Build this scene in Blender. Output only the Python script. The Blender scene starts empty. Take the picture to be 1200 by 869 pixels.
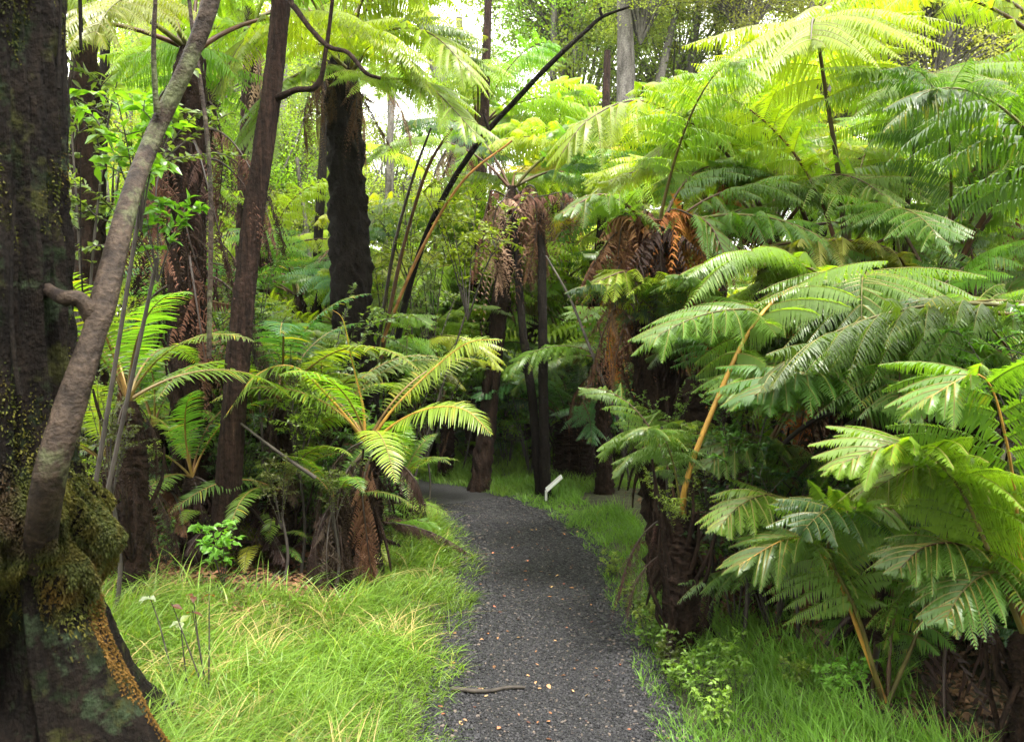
import bpy, math, random
import numpy as np
from mathutils import Vector
R = math.radians
C = bpy.context.scene.collection
rs = np.random.RandomState(7)
random.seed(7)
# ------------------------------------------------------------------ camera
FPX, HOR, CAMH = 1000.0, 395.0, 1.6
PIT = math.atan((434.5 - HOR) / FPX)
scn = bpy.context.scene
cam = bpy.data.cameras.new('camera'); camo = bpy.data.objects.new('camera', cam); C.objects.link(camo)
cam.sensor_width = 36; cam.lens = 36 * FPX / 1200; cam.clip_end = 2000; cam.clip_start = .05
camo.location = (0, 0, CAMH); camo.rotation_euler = (R(90) - PIT, 0, 0)
scn.camera = camo
cam.dof.use_dof = True; cam.dof.focus_distance = 5.5; cam.dof.aperture_fstop = 7.0

def W(px, py, d):
    """world point seen at photograph pixel (px,py) at distance d ahead"""
    b = -(py - 434.5) / FPX
    y = math.cos(PIT) + math.sin(PIT) * b; z = -math.sin(PIT) + math.cos(PIT) * b
    k = d / y
    return np.array([(px - 600) / FPX * k, d, CAMH + z * k])

# ------------------------------------------------------------------ mesh helpers
class MB:
    def __init__(s): s.v = []; s.f = []; s.m = []; s.a = []; s.n = 0
    def add(s, v, f, mat=0, rnd=0.5):
        v = np.asarray(v, float).reshape(-1, 3); f = np.asarray(f, int).reshape(-1, 4)
        s.v.append(v); s.f.append(f + s.n); s.n += len(v)
        s.m.append(np.full(len(f), mat, int))
        s.a.append(np.broadcast_to(np.asarray(rnd, float), (len(v),)).copy())
    def mesh(s, name, mats, smooth=False):
        me = bpy.data.meshes.new(name)
        v = np.concatenate(s.v); f = np.concatenate(s.f); m = np.concatenate(s.m); a = np.concatenate(s.a)
        me.vertices.add(len(v)); me.vertices.foreach_set('co', v.astype(np.float32).ravel())
        me.loops.add(f.size); me.loops.foreach_set('vertex_index', f.astype(np.int32).ravel())
        me.polygons.add(len(f)); me.polygons.foreach_set('loop_start', np.arange(0, f.size, 4, dtype=np.int32))
        me.polygons.foreach_set('material_index', m.astype(np.int32))
        me.polygons.foreach_set('use_smooth', np.full(len(f), smooth, bool))
        at = me.attributes.new('rnd', 'FLOAT', 'POINT'); at.data.foreach_set('value', a.astype(np.float32))
        for x in mats: me.materials.append(x)
        me.update(calc_edges=True)
        return me
def nz(v): return v / np.maximum(np.linalg.norm(v, axis=-1, keepdims=True), 1e-9)
def frames(P):
    T = nz(np.gradient(P, axis=0)); up = np.array([0.13, 0.21, 1.0]); up /= np.linalg.norm(up)
    if abs(T[:, 2]).mean() > .75: up = np.array([1., .1, .05]); up /= np.linalg.norm(up)
    A = nz(np.cross(T, up)); B = np.cross(A, T); return T, A, B
def tube(mb, P, r, n=8, mat=0, rnd=.5, rough=0., seed=0, ridge=None, bark=0.):
    P = np.asarray(P, float); k = len(P); r = np.broadcast_to(np.asarray(r, float), (k,))
    T, A, B = frames(P); th = np.linspace(0, 2 * np.pi, n, endpoint=False)
    rr = r[:, None] * np.ones((k, n))
    if rough:
        q = np.random.RandomState(seed)
        nn = q.randn(k, n); nn = (nn + np.roll(nn, 1, 1) * .5 + np.vstack([nn[1:], nn[-1:]]) * .8) / 1.5
        rr = rr * (1 + rough * nn)
    if bark:
        q = np.random.RandomState(seed + 5); z = np.linspace(0, 1, k)[:, None] * k / 30; a = 0
        for m, w in ((5, .6), (11, 1.), (17, .9), (29, .6)):
            ph = q.rand(5) * 6.3; a = a + w * np.sin(m * th[None] + ph[0] + 1.5 * np.sin(z * 1.7 + ph[1] + np.sin(th * 2 + ph[2])) + 1.1 * np.sin(z * 4.1 + ph[3] + 3 * np.sin(th + ph[4])))
        rr = rr * (1 + bark * (np.abs(a) - .9) + bark * .35 * q.randn(k, n))
    if ridge: rr = rr * (1 + ridge[1] * np.sin(th * ridge[0] + np.linspace(0, 3, k)[:, None]))
    V = P[:, None, :] + rr[..., None] * (np.cos(th)[None, :, None] * A[:, None] + np.sin(th)[None, :, None] * B[:, None])
    i = np.arange(k - 1)[:, None] * n; j = np.arange(n)[None]; j2 = (j + 1) % n
    F = np.stack([i + j, i + j2, i + n + j2, i + n + j], -1)
    mb.add(V, F, mat, rnd)
    c = np.arange(n)                                     # close the ends
    for row, ctr in ((0, P[0]), (k - 1, P[-1])):
        vv = np.vstack([V[row], ctr[None]]); ff = np.stack([c, (c + 1) % n, np.full(n, n), np.full(n, n)], -1)
        if row: mb.add(vv, ff[:, [1, 0, 2, 3]], mat, rnd)
        else: mb.add(vv, ff, mat, rnd)
def spline(pts, n):
    pts = np.asarray(pts, float); k = len(pts)
    if k == 2: return pts[0] + (pts[1] - pts[0]) * np.linspace(0, 1, n)[:, None]
    ext = np.vstack([2 * pts[0] - pts[1], pts, 2 * pts[-1] - pts[-2]])
    u = np.linspace(0, k - 1 - 1e-6, n); i = u.astype(int); t = (u - i)[:, None]
    a, b, c, d = ext[i], ext[i + 1], ext[i + 2], ext[i + 3]
    return .5 * (2 * b + (c - a) * t + (2 * a - 5 * b + 4 * c - d) * t ** 2 + (3 * b - a - 3 * c + d) * t ** 3)
def obj(name, me, parent=None, loc=(0, 0, 0), rot=(0, 0, 0), sc=1, col=None):
    o = bpy.data.objects.new(name, me); C.objects.link(o); o.parent = parent
    o.location = loc; o.rotation_euler = rot
    o.scale = (sc, sc, sc) if np.isscalar(sc) else sc
    if col is not None: o.color = (*col[:3], 1)
    return o
def tag(o, label, cat, group=None):
    o['label'] = label; o['category'] = cat
    if group: o['group'] = group
    return o
def thing(name, label, cat, loc=(0, 0, 0), group=None):
    o = bpy.data.objects.new(name, None); C.objects.link(o); o.location = loc; o.empty_display_size = .1
    return tag(o, label, cat, group)

# ------------------------------------------------------------------ materials
def mat(name):
    m = bpy.data.materials.new(name); m.use_nodes = True
    nt = m.node_tree; nt.nodes.clear(); return m, nt, nt.nodes, nt.links
def N(nodes, t, **kw):
    n = nodes.new(t)
    for k, v in kw.items():
        if k.startswith('i_'): n.inputs[k[2:]].default_value = v
        else: setattr(n, k, v)
    return n
def leafmat(name, base=None, tr=.42, rough=.38, spec=.5, var=.5, tcol=(2.1, 2.2, .4), yellow=.0, coat=0.):
    """thin leaf: reflecting + translucent; base None = takes the object's own colour"""
    m, nt, nd, lk = mat(name)
    out = N(nd, 'ShaderNodeOutputMaterial'); p = N(nd, 'ShaderNodeBsdfPrincipled'); t = N(nd, 'ShaderNodeBsdfTranslucent')
    mix = N(nd, 'ShaderNodeMixShader'); mix.inputs[0].default_value = tr
    at = N(nd, 'ShaderNodeAttribute', attribute_name='rnd'); oi = N(nd, 'ShaderNodeObjectInfo')
    no = N(nd, 'ShaderNodeTexNoise'); no.inputs['Scale'].default_value = 1.7; no.inputs['Detail'].default_value = 4
    tc = N(nd, 'ShaderNodeNewGeometry'); lk.new(tc.outputs['Position'], no.inputs['Vector'])
    s1 = N(nd, 'ShaderNodeMath', operation='ADD'); lk.new(at.outputs['Fac'], s1.inputs[0]); lk.new(no.outputs['Fac'], s1.inputs[1])
    mr = N(nd, 'ShaderNodeMapRange'); mr.inputs[1].default_value = .45; mr.inputs[2].default_value = 1.6
    mr.inputs[3].default_value = 1 - var * .5; mr.inputs[4].default_value = 1 + var * .6; lk.new(s1.outputs[0], mr.inputs[0])
    hs = N(nd, 'ShaderNodeHueSaturation')
    h = N(nd, 'ShaderNodeMapRange'); h.inputs[3].default_value = .482; h.inputs[4].default_value = .512
    lk.new(oi.outputs['Random'], h.inputs[0]); lk.new(h.outputs[0], hs.inputs['Hue']); lk.new(mr.outputs[0], hs.inputs['Value'])
    if base is None: lk.new(oi.outputs['Color'], hs.inputs['Color'])
    else: hs.inputs['Color'].default_value = (*base, 1)
    src = hs.outputs[0]
    if yellow:                                           # some leaflets have yellowed
        th = N(nd, 'ShaderNodeMapRange'); th.inputs[1].default_value = 1 - yellow; th.inputs[2].default_value = 1.0
        th.inputs[3].default_value = 0; th.inputs[4].default_value = .75; lk.new(at.outputs['Fac'], th.inputs[0])
        mx = N(nd, 'ShaderNodeMix', data_type='RGBA'); lk.new(th.outputs[0], mx.inputs[0]); lk.new(src, mx.inputs[6])
        mx.inputs[7].default_value = (.36, .31, .08, 1) if 'grass' in name else (.32, .26, .03, 1); src = mx.outputs[2]
    lk.new(src, p.inputs['Base Color'])
    mul = N(nd, 'ShaderNodeMix', data_type='RGBA', blend_type='MULTIPLY'); mul.inputs[0].default_value = 1; mul.clamp_result = True
    lk.new(src, mul.inputs[6]); mul.inputs[7].default_value = (*tcol, 1); lk.new(mul.outputs[2], t.inputs['Color'])
    p.inputs['Roughness'].default_value = rough; p.inputs['Specular IOR Level'].default_value = spec
    lk.new(p.outputs[0], mix.inputs[1]); lk.new(t.outputs[0], mix.inputs[2]); lk.new(mix.outputs[0], out.inputs[0])
    return m
def barkmat(name, c1, c2, c3=None, scale=(14, 14, 3), bump=.6, rough=.9, moss=None, mamt=.5, spec=.14, fine=40, mscale=2.2):
    m, nt, nd, lk = mat(name)
    out = N(nd, 'ShaderNodeOutputMaterial'); p = N(nd, 'ShaderNodeBsdfPrincipled'); lk.new(p.outputs[0], out.inputs[0])
    tc = N(nd, 'ShaderNodeTexCoord'); mp = N(nd, 'ShaderNodeMapping'); mp.inputs['Scale'].default_value = scale
    lk.new(tc.outputs['Object'], mp.inputs[0])
    a = N(nd, 'ShaderNodeTexNoise'); a.inputs['Scale'].default_value = 1; a.inputs['Detail'].default_value = 8; a.inputs['Roughness'].default_value = .7
    lk.new(mp.outputs[0], a.inputs[0])
    f = N(nd, 'ShaderNodeTexNoise'); f.inputs['Scale'].default_value = fine; f.inputs['Detail'].default_value = 5; lk.new(tc.outputs['Object'], f.inputs[0])
    cr = N(nd, 'ShaderNodeValToRGB'); cr.color_ramp.elements[0].position = .34; cr.color_ramp.elements[1].position = .68
    cr.color_ramp.elements[0].color = (*c1, 1); cr.color_ramp.elements[1].color = (*c2, 1)
    if c3: e = cr.color_ramp.elements.new(.8); e.color = (*c3, 1)
    lk.new(a.outputs['Fac'], cr.inputs[0]); src = cr.outputs[0]
    if moss:
        for k, (mc, off) in enumerate(moss):
            q = N(nd, 'ShaderNodeTexNoise'); q.inputs['Scale'].default_value = mscale + k; q.inputs['Detail'].default_value = 9; q.inputs['Roughness'].default_value = .68
            mp2 = N(nd, 'ShaderNodeMapping'); mp2.inputs['Location'].default_value = (off, off * 2, 0); lk.new(tc.outputs['Object'], mp2.inputs[0]); lk.new(mp2.outputs[0], q.inputs[0])
            r2 = N(nd, 'ShaderNodeMapRange'); r2.inputs[1].default_value = 1 - mamt; r2.inputs[2].default_value = 1 - mamt + .07; lk.new(q.outputs['Fac'], r2.inputs[0])
            mx = N(nd, 'ShaderNodeMix', data_type='RGBA'); lk.new(r2.outputs[0], mx.inputs[0]); lk.new(src, mx.inputs[6]); mx.inputs[7].default_value = (*mc, 1); src = mx.outputs[2]
    fm = N(nd, 'ShaderNodeMapRange'); fm.inputs[1].default_value = .3; fm.inputs[2].default_value = .7; fm.inputs[3].default_value = .6; fm.inputs[4].default_value = 1.35; lk.new(f.outputs['Fac'], fm.inputs[0])
    vm = N(nd, 'ShaderNodeVectorMath', operation='SCALE'); lk.new(src, vm.inputs[0]); lk.new(fm.outputs[0], vm.inputs['Scale'])
    lk.new(vm.outputs[0], p.inputs['Base Color']); p.inputs['Roughness'].default_value = rough; p.inputs['Specular IOR Level'].default_value = spec
    ad = N(nd, 'ShaderNodeMath', operation='MULTIPLY_ADD'); lk.new(f.outputs['Fac'], ad.inputs[0]); ad.inputs[1].default_value = .5; lk.new(a.outputs['Fac'], ad.inputs[2])
    b = N(nd, 'ShaderNodeBump'); b.inputs['Strength'].default_value = bump; b.inputs['Distance'].default_value = .03; lk.new(ad.outputs[0], b.inputs['Height']); lk.new(b.outputs[0], p.inputs['Normal'])
    return m
def plain(name, col, rough=.6, spec=.4, vary=.5, scale=9, objcol=False):
    m, nt, nd, lk = mat(name)
    out = N(nd, 'ShaderNodeOutputMaterial'); p = N(nd, 'ShaderNodeBsdfPrincipled'); lk.new(p.outputs[0], out.inputs[0])
    tc = N(nd, 'ShaderNodeTexCoord'); f = N(nd, 'ShaderNodeTexNoise'); f.inputs['Scale'].default_value = scale; f.inputs['Detail'].default_value = 5; lk.new(tc.outputs['Object'], f.inputs[0])
    fm = N(nd, 'ShaderNodeMapRange'); fm.inputs[1].default_value = .3; fm.inputs[2].default_value = .7; fm.inputs[3].default_value = 1 - vary; fm.inputs[4].default_value = 1 + vary * .6; lk.new(f.outputs['Fac'], fm.inputs[0])
    vm = N(nd, 'ShaderNodeVectorMath', operation='SCALE'); vm.inputs[0].default_value = col; lk.new(fm.outputs[0], vm.inputs['Scale'])
    if objcol:
        oi = N(nd, 'ShaderNodeObjectInfo'); lk.new(oi.outputs['Color'], vm.inputs[0])
    lk.new(vm.outputs[0], p.inputs['Base Color']); p.inputs['Roughness'].default_value = rough; p.inputs['Specular IOR Level'].default_value = spec
    return m
M_FROND = leafmat('fern_green', None, tr=.48, rough=.38, spec=.65, yellow=.12)
M_DEAD = leafmat('fern_dead', None, tr=.15, rough=.7, spec=.25, tcol=(1.3, 1.0, .7), var=.9)
M_RIB = plain('fern_rib', (.16, .14, .03), rough=.5, vary=.3)
M_STALK = plain('fern_stalk', (.1, .07, .02), rough=.5, vary=.5, scale=12, objcol=True)
M_FTRUNK = barkmat('fern_trunk_fibre', (.007, .0045, .003), (.034, .019, .012), (.07, .04, .024), scale=(30, 30, 6), bump=1., fine=70)
M_DARKBARK = barkmat('dark_fissured_bark', (.004, .003, .0025), (.015, .011, .008), (.055, .042, .03), scale=(34, 34, 9), bump=1., moss=[((.06, .07, .02), 3)], mamt=.36)
M_REDBARK = barkmat('red_brown_bark', (.005, .003, .002), (.038, .021, .015), (.15, .1, .07), scale=(40, 40, 4), bump=.9, moss=[((.05, .06, .02), 5)], mamt=.3)
M_SMOOTHBARK = barkmat('mottled_smooth_bark', (.01, .007, .0055), (.06, .042, .03), (.17, .13, .09), scale=(9, 9, 14), bump=.7, rough=.6, moss=[((.09, .1, .05), 9), ((.014, .01, .009), 2)], mamt=.44, fine=60)
M_MOSSBARK = barkmat('mossy_bark', (.003, .002, .0015), (.017, .0115, .008), (.06, .042, .028), scale=(26, 26, 5), bump=1.6, moss=[((.035, .036, .009), 1), ((.035, .052, .026), 6), ((.012, .02, .007), 11)], mamt=.44, fine=50, mscale=5)
M_GREYBARK = barkmat('grey_forest_bark', (.05, .045, .04), (.2, .185, .165), (.34, .32, .29), scale=(7, 7, 2), bump=.7, moss=[((.09, .1, .05), 4)], mamt=.35)
M_TWIG = plain('grey_twig', (.045, .037, .03), rough=.8, vary=.6, scale=14)
M_LEAF = leafmat('shrub_leaf', None, tr=.4, rough=.33, spec=.5, var=.6)
M_CANOPY = leafmat('canopy_leaf', None, tr=.45, rough=.5, spec=.4, var=.9)
M_GRASS = leafmat('grass_blade', (.135, .235, .034), tr=.42, rough=.4, spec=.5, var=1.7, yellow=.2, tcol=(1.5, 1.4, .4))
M_GRASSD = leafmat('grass_blade_fresh', (.13, .25, .034), tr=.45, rough=.45, spec=.4, var=.9, yellow=.04, tcol=(1.5, 1.4, .4))
M_MOSS = leafmat('moss_tuft', (.085, .08, .016), tr=.25, rough=.8, spec=.2, var=.9)
def mossy(m):
    nt = m.node_tree; nd = nt.nodes; g = nd.new('ShaderNodeNewGeometry'); n = nd.new('ShaderNodeTexNoise'); n.inputs['Scale'].default_value = 4; n.inputs['Detail'].default_value = 4
    nt.links.new(g.outputs['Position'], n.inputs[0]); cr = nd.new('ShaderNodeValToRGB'); nt.links.new(n.outputs['Fac'], cr.inputs[0])
    for i, (p, c) in enumerate([(.3, (.03, .02, .008)), (.43, (.035, .045, .009)), (.52, (.085, .08, .013)), (.6, (.045, .06, .013)), (.72, (.11, .07, .012))]):
        e = cr.color_ramp.elements[i] if i < 2 else cr.color_ramp.elements.new(p)
        e.position = p; e.color = (*c, 1)
    hs = [x for x in nd if x.type == 'HUE_SAT'][0]; nt.links.new(cr.outputs[0], hs.inputs['Color'])
mossy(M_MOSS)
M_LITTER = leafmat('leaf_litter', None, tr=.1, rough=.7, spec=.3, var=1., tcol=(1.2, 1, .8))

# ------------------------------------------------------------------ ground
PC = spline([(.17, -3, 0), (.17, 1, 0), (.17, 3.4, 0), (.17, 4.3, 0), (.18, 5.3, 0), (.16, 6.2, 0), (.02, 7.05, 0), (-.22, 7.8, 0), (-.62, 8.45, 0), (-1.25, 9.05, 0), (-2.3, 9.6, 0), (-4.2, 10.1, 0), (-8, 10.8, 0)], 260)[:, :2]
PT = nz(np.gradient(PC, axis=0)); PNn = np.stack([PT[:, 1], -PT[:, 0]], 1)    # to the right of walking direction
def pathdist(x, y):
    """signed: >0 right of the path centre"""
    p = np.stack([np.ravel(x), np.ravel(y)], 1); out = np.empty(len(p)); sg = np.empty(len(p))
    for s in range(0, len(p), 20000):
        q = p[s:s + 20000]; d = ((q[:, None] - PC[None]) ** 2).sum(-1); i = d.argmin(1)
        out[s:s + 20000] = np.sqrt(d[np.arange(len(q)), i]); sg[s:s + 20000] = np.sign(((q - PC[i]) * PNn[i]).sum(1))
    return (out * sg).reshape(np.shape(x))
def hn(x, y, s=1.):
    return (np.sin(x * 1.7 * s + 1.3 * np.sin(y * .9 * s)) + np.sin(y * 2.1 * s + 2 + 1.1 * np.sin(x * 1.3 * s)) + .5 * np.sin((x + y) * 4.3 * s)) / 2.5
def sm(a, b, x): t = np.clip((x - a) / (b - a), 0, 1); return t * t * (3 - 2 * t)
def gz(x, y):
    x = np.asarray(x, float); y = np.asarray(y, float)
    d = pathdist(x, y); e = np.abs(d) - .47
    off = sm(0, .9, e)
    left = (d < 0)
    h = np.where(left, .1 * sm(0, .25, e) + .16 * sm(.4, 2.2, e), .05 * sm(0, .3, e) + .1 * sm(.8, 2.5, e))
    h = h + .3 * sm(-.95, -1.5, x) * sm(5.1, 6.0, y) * (1 - sm(9, 12, y)) * (x > -9)
    h = h + off * .05 * hn(x, y, 1.4) + sm(1, 6, e) * .1 * hn(x, y, .5)
    return h
def gzz(x, y): return float(gz(np.array([x]), np.array([y]))[0])
def gm_ground():
    m, nt, nd, lk = mat('forest_soil')
    out = N(nd, 'ShaderNodeOutputMaterial'); p = N(nd, 'ShaderNodeBsdfPrincipled'); lk.new(p.outputs[0], out.inputs[0])
    g = N(nd, 'ShaderNodeNewGeometry'); a = N(nd, 'ShaderNodeTexNoise'); a.inputs['Scale'].default_value = 9; a.inputs['Detail'].default_value = 9; lk.new(g.outputs['Position'], a.inputs[0])
    cr = N(nd, 'ShaderNodeValToRGB'); cr.color_ramp.elements[0].position = .3; cr.color_ramp.elements[1].position = .7
    cr.color_ramp.elements[0].color = (.012, .012, .006, 1); cr.color_ramp.elements[1].color = (.05, .05, .018, 1)
    lk.new(a.outputs['Fac'], cr.inputs[0]); lk.new(cr.outputs[0], p.inputs['Base Color']); p.inputs['Roughness'].default_value = .95
    b = N(nd, 'ShaderNodeBump'); b.inputs['Distance'].default_value = .05; lk.new(a.outputs['Fac'], b.inputs['Height']); lk.new(b.outputs[0], p.inputs['Normal'])
    return m
def grid(xs, ys, zf):
    X, Y = np.meshgrid(xs, ys); Z = zf(X, Y); V = np.stack([X, Y, Z], -1); r, c = X.shape
    i = np.arange(r - 1)[:, None] * c + np.arange(c - 1)[None]
    return V, np.stack([i, i + 1, i + c + 1, i + c], -1)
xs = np.concatenate([np.linspace(-300, -14, 24), np.arange(-13.5, 13.5, .09), np.linspace(14, 300, 24)])
ys = np.concatenate([np.linspace(-300, -3, 20), np.arange(-2.8, 17, .09), np.linspace(17.5, 400, 30)])
mb = MB(); V, F = grid(xs, ys, gz); mb.add(V, F)
go = obj('ground', mb.mesh('ground', [gm_ground()], True)); go['kind'] = 'structure'
def gm_path():
    m, nt, nd, lk = mat('cinder_gravel')
    out = N(nd, 'ShaderNodeOutputMaterial'); p = N(nd, 'ShaderNodeBsdfPrincipled'); lk.new(p.outputs[0], out.inputs[0])
    g = N(nd, 'ShaderNodeNewGeometry'); v = N(nd, 'ShaderNodeTexVoronoi'); v.inputs['Scale'].default_value = 120; lk.new(g.outputs['Position'], v.inputs['Vector'])
    a = N(nd, 'ShaderNodeTexNoise'); a.inputs['Scale'].default_value = 2.5; a.inputs['Detail'].default_value = 8; lk.new(g.outputs['Position'], a.inputs[0])
    cr = N(nd, 'ShaderNodeValToRGB'); cr.color_ramp.elements[0].color = (.009, .009, .01, 1); cr.color_ramp.elements[1].color = (.045, .042, .042, 1)
    e = cr.color_ramp.elements.new(.72); e.color = (.02, .0195, .021, 1)
    lk.new(v.outputs['Color'], cr.inputs[0])
    fm = N(nd, 'ShaderNodeMapRange'); fm.inputs[1].default_value = .35; fm.inputs[2].default_value = .65; fm.inputs[3].default_value = .75; fm.inputs[4].default_value = 1.25; lk.new(a.outputs['Fac'], fm.inputs[0])
    vm = N(nd, 'ShaderNodeVectorMath', operation='SCALE'); lk.new(cr.outputs[0], vm.inputs[0]); lk.new(fm.outputs[0], vm.inputs['Scale'])
    lk.new(vm.outputs[0], p.inputs['Base Color']); p.inputs['Roughness'].default_value = .7
    b = N(nd, 'ShaderNodeBump'); b.inputs['Distance'].default_value = .012; b.inputs['Strength'].default_value = .8; lk.new(v.outputs['Distance'], b.inputs['Height']); lk.new(b.outputs[0], p.inputs['Normal'])
    return m
mb = MB(); cr_ = np.linspace(-.55, .55, 23)
V = PC[:, None, :] + PNn[:, None, :] * cr_[None, :, None]
Z = gz(V[..., 0], V[..., 1]) + .012 - np.where(np.abs(cr_) > .5, .03, 0)[None, :]
V = np.dstack([V, Z]); r, c = V.shape[:2]; i = np.arange(r - 1)[:, None] * c + np.arange(c - 1)[None]
mb.add(V, np.stack([i, i + 1, i + c + 1, i + c], -1))
po = obj('gravel_path', mb.mesh('gravel_path', [gm_path()], True)); po['kind'] = 'structure'

# ---- loose gravel: real stones
def stones(n, q):
    t = q.rand(n) ** 1.5; y = 2.2 + t * 6; i = np.interp(y, PC[:200, 1], np.arange(200.)); fr = (i - np.floor(i))[:, None]; i = np.floor(i).astype(int)
    lat = q.uniform(-.54, .54, n); e = np.abs(lat)
    pc = PC[i] * (1 - fr) + PC[i + 1] * fr; x = pc[:, 0] + PNn[i, 0] * lat; yy = pc[:, 1] + PNn[i, 1] * lat
    s = (.0018 + .0034 * q.rand(n) ** 2.2) * (1 + .7 * (e > .3) * q.rand(n)) * (1 + .08 * (y - 3))
    z = gz(x, yy) + .012 + s * .35
    O = np.array([[1, 0, 0], [0, 1, 0], [-1, 0, 0], [0, -1, 0], [.55, .55, .75], [-.6, .5, .7], [-.5, -.6, .8], [.6, -.5, .65]])
    V = O[None] * (1 + .35 * (q.rand(n, 8, 1) - .5)) * s[:, None, None] * np.stack([1 + q.rand(n), 1 + q.rand(n) * .5, .8 + q.rand(n) * .5], 1)[:, None]
    a = q.rand(n) * 6.28; ca, sa = np.cos(a)[:, None], np.sin(a)[:, None]
    V = np.stack([V[..., 0] * ca - V[..., 1] * sa, V[..., 0] * sa + V[..., 1] * ca, V[..., 2]], -1) + np.stack([x, yy, z], 1)[:, None]
    f = np.array([[0, 1, 5, 4], [1, 2, 6, 5], [2, 3, 7, 6], [3, 0, 4, 7], [4, 5, 6, 7]])
    F = f[None] + np.arange(n)[:, None, None] * 8
    mb = MB(); mb.add(V, F, 0, np.repeat(q.rand(n), 8)); return mb
def gm_stone():
    m, nt, nd, lk = mat('cinder_stone')
    out = N(nd, 'ShaderNodeOutputMaterial'); p = N(nd, 'ShaderNodeBsdfPrincipled'); lk.new(p.outputs[0], out.inputs[0])
    at = N(nd, 'ShaderNodeAttribute', attribute_name='rnd'); cr = N(nd, 'ShaderNodeValToRGB')
    cr.color_ramp.elements[0].color = (.009, .009, .0105, 1); cr.color_ramp.elements[1].color = (.13, .1, .08, 1)
    e = cr.color_ramp.elements.new(.6); e.color = (.021, .021, .024, 1); e = cr.color_ramp.elements.new(.94); e.color = (.048, .046, .049, 1)
    lk.new(at.outputs['Fac'], cr.inputs[0]); lk.new(cr.outputs[0], p.inputs['Base Color']); p.inputs['Roughness'].default_value = .7; p.inputs['Specular IOR Level'].default_value = .3
    return m
so = obj('loose_gravel', stones(95000, np.random.RandomState(3)).mesh('loose_gravel', [gm_stone()])); tag(so, 'loose dark grey cinder stones covering the footpath', 'gravel'); so['kind'] = 'stuff'

# ------------------------------------------------------------------ grass
def blades(x, y, z, h, wdt, leandir, lean, q, seg=4, mat=0):
    n = len(x); t = np.linspace(0, 1, seg + 1)
    dx, dy = np.cos(leandir), np.sin(leandir)
    px = x[:, None] + dx[:, None] * lean[:, None] * h[:, None] * t ** 1.8
    py = y[:, None] + dy[:, None] * lean[:, None] * h[:, None] * t ** 1.8
    pz = z[:, None] + h[:, None] * (t - np.minimum(lean, 1.3)[:, None] * .42 * t ** 2.4)
    fa = q.rand(n) * 6.28; w = wdt[:, None] * np.array([1, 1, .8, .5, .08])[None, :seg + 1] * .5
    ox = np.cos(fa)[:, None] * w; oy = np.sin(fa)[:, None] * w
    V = np.stack([np.stack([px - ox, py - oy, pz], -1), np.stack([px + ox, py + oy, pz], -1)], 2)   # n,seg+1,2,3
    k = np.arange(seg) * 2; f = np.stack([k, k + 1, k + 3, k + 2], -1)
    F = f[None] + (np.arange(n) * (2 * (seg + 1)))[:, None, None]
    return V, F, np.repeat(q.rand(n), 2 * (seg + 1))
def grass(n, region, hrange, q, lean0, flow=None, wid=(.0022, .005)):
    x0, x1, y0, y1 = region; m = n * 3
    x = q.uniform(x0, x1, m); y = y0 + (y1 - y0) * q.rand(m) ** 1.35
    return x, y
q = np.random.RandomState(11)
def grass_patch(name, n, box, keep, hf, mats, label, lean=(.3, 1.2), flow=None, pw=1.4):
    mb = MB(); x = q.uniform(box[0], box[1], n); y = box[2] + (box[3] - box[2]) * q.rand(n) ** pw
    # gather blades in tufts
    k = n // 14; cx = x[:k]; cy = y[:k]; i = q.randint(0, k, n); x = cx[i] + q.randn(n) * .045; y = cy[i] + q.randn(n) * .045
    d = pathdist(x, y); ok = keep(x, y, d); x, y, d, i = x[ok], y[ok], d[ok], i[ok]; n = len(x)
    tuft = q.rand(k)[i]; th = q.rand(k)[i] * 6.28
    h = hf(x, y, d) * (.5 + .9 * q.rand(n)) * (.6 + .8 * tuft)
    le = q.uniform(*lean, n); dirn = th * .6 + q.randn(n) * .8
    if flow is not None: dirn = flow(x, y) + q.randn(n) * 1.15 + (th - 3.1) * .25
    V, F, a = blades(x, y, gz(x, y) - .01, h, (.0024 + .0055 * q.rand(n) ** 2) * (1 + .09 * np.maximum(y - 3, 0)), dirn, le, q)
    mb.add(V, F, 0, np.clip(a * .6 + np.repeat(tuft, 10) * .4, 0, 1))
    o = obj(name, mb.mesh(name, mats)); tag(o, label, 'grass'); o['kind'] = 'stuff'; return o
grass_patch('long_grass', 175000, (-3.4, .25, 2.4, 9.3), lambda x, y, d: (d < -.43 - .05 * hn(x, y, 5) ) & (d > -3.2) & (x > -.95 - .12 * hn(x, y, 4) - 2.6 * (1 - sm(4.9, 5.7, y + .95 + .25 * hn(x, y, 3)))) & ((y < 8.7) | (x > -1.4)),
            lambda x, y, d: (.07 + .075 * sm(.47, 1.1, -d)) * (1 + .5 * hn(x, y, 3.1)), [M_GRASS], 'long yellow-green grass on the left bank of the path', (.4, 1.5), flow=lambda x, y: -.4 + .9 * hn(x, y, 1.2))
grass_patch('verge_grass', 230000, (-1.6, 3.6, 2.3, 9.9), lambda x, y, d: (d > .43 + .05 * hn(x, y, 5)) & (d < 1.0 + .2 * hn(x, y, 2) + (.45 + .3 * hn(x, y, 2.3)) * (1 - sm(4.3, 5.3, y))),
            lambda x, y, d: (.055 + .085 * sm(.55, 1.1, d)) * (1 + .4 * hn(x, y, 3.7)), [M_GRASSD], 'short fresh green grass on the right verge of the path', (.2, 1.))
grass_patch('dry_straw', 9000, (-3.2, .1, 2.4, 7.5), lambda x, y, d: (d < -.62) & (hn(x, y, 2.2) > -.1) & (x > -.95 - 2.4 * (1 - sm(4.6, 5.2, y + .5))), lambda x, y, d: .17 + 0 * x, [leafmat('straw_blade', (.34, .27, .11), tr=.3, rough=.6, spec=.3, var=1.)], 'dry straw-coloured blades mixed through the left grass', (.8, 1.9))
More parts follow.
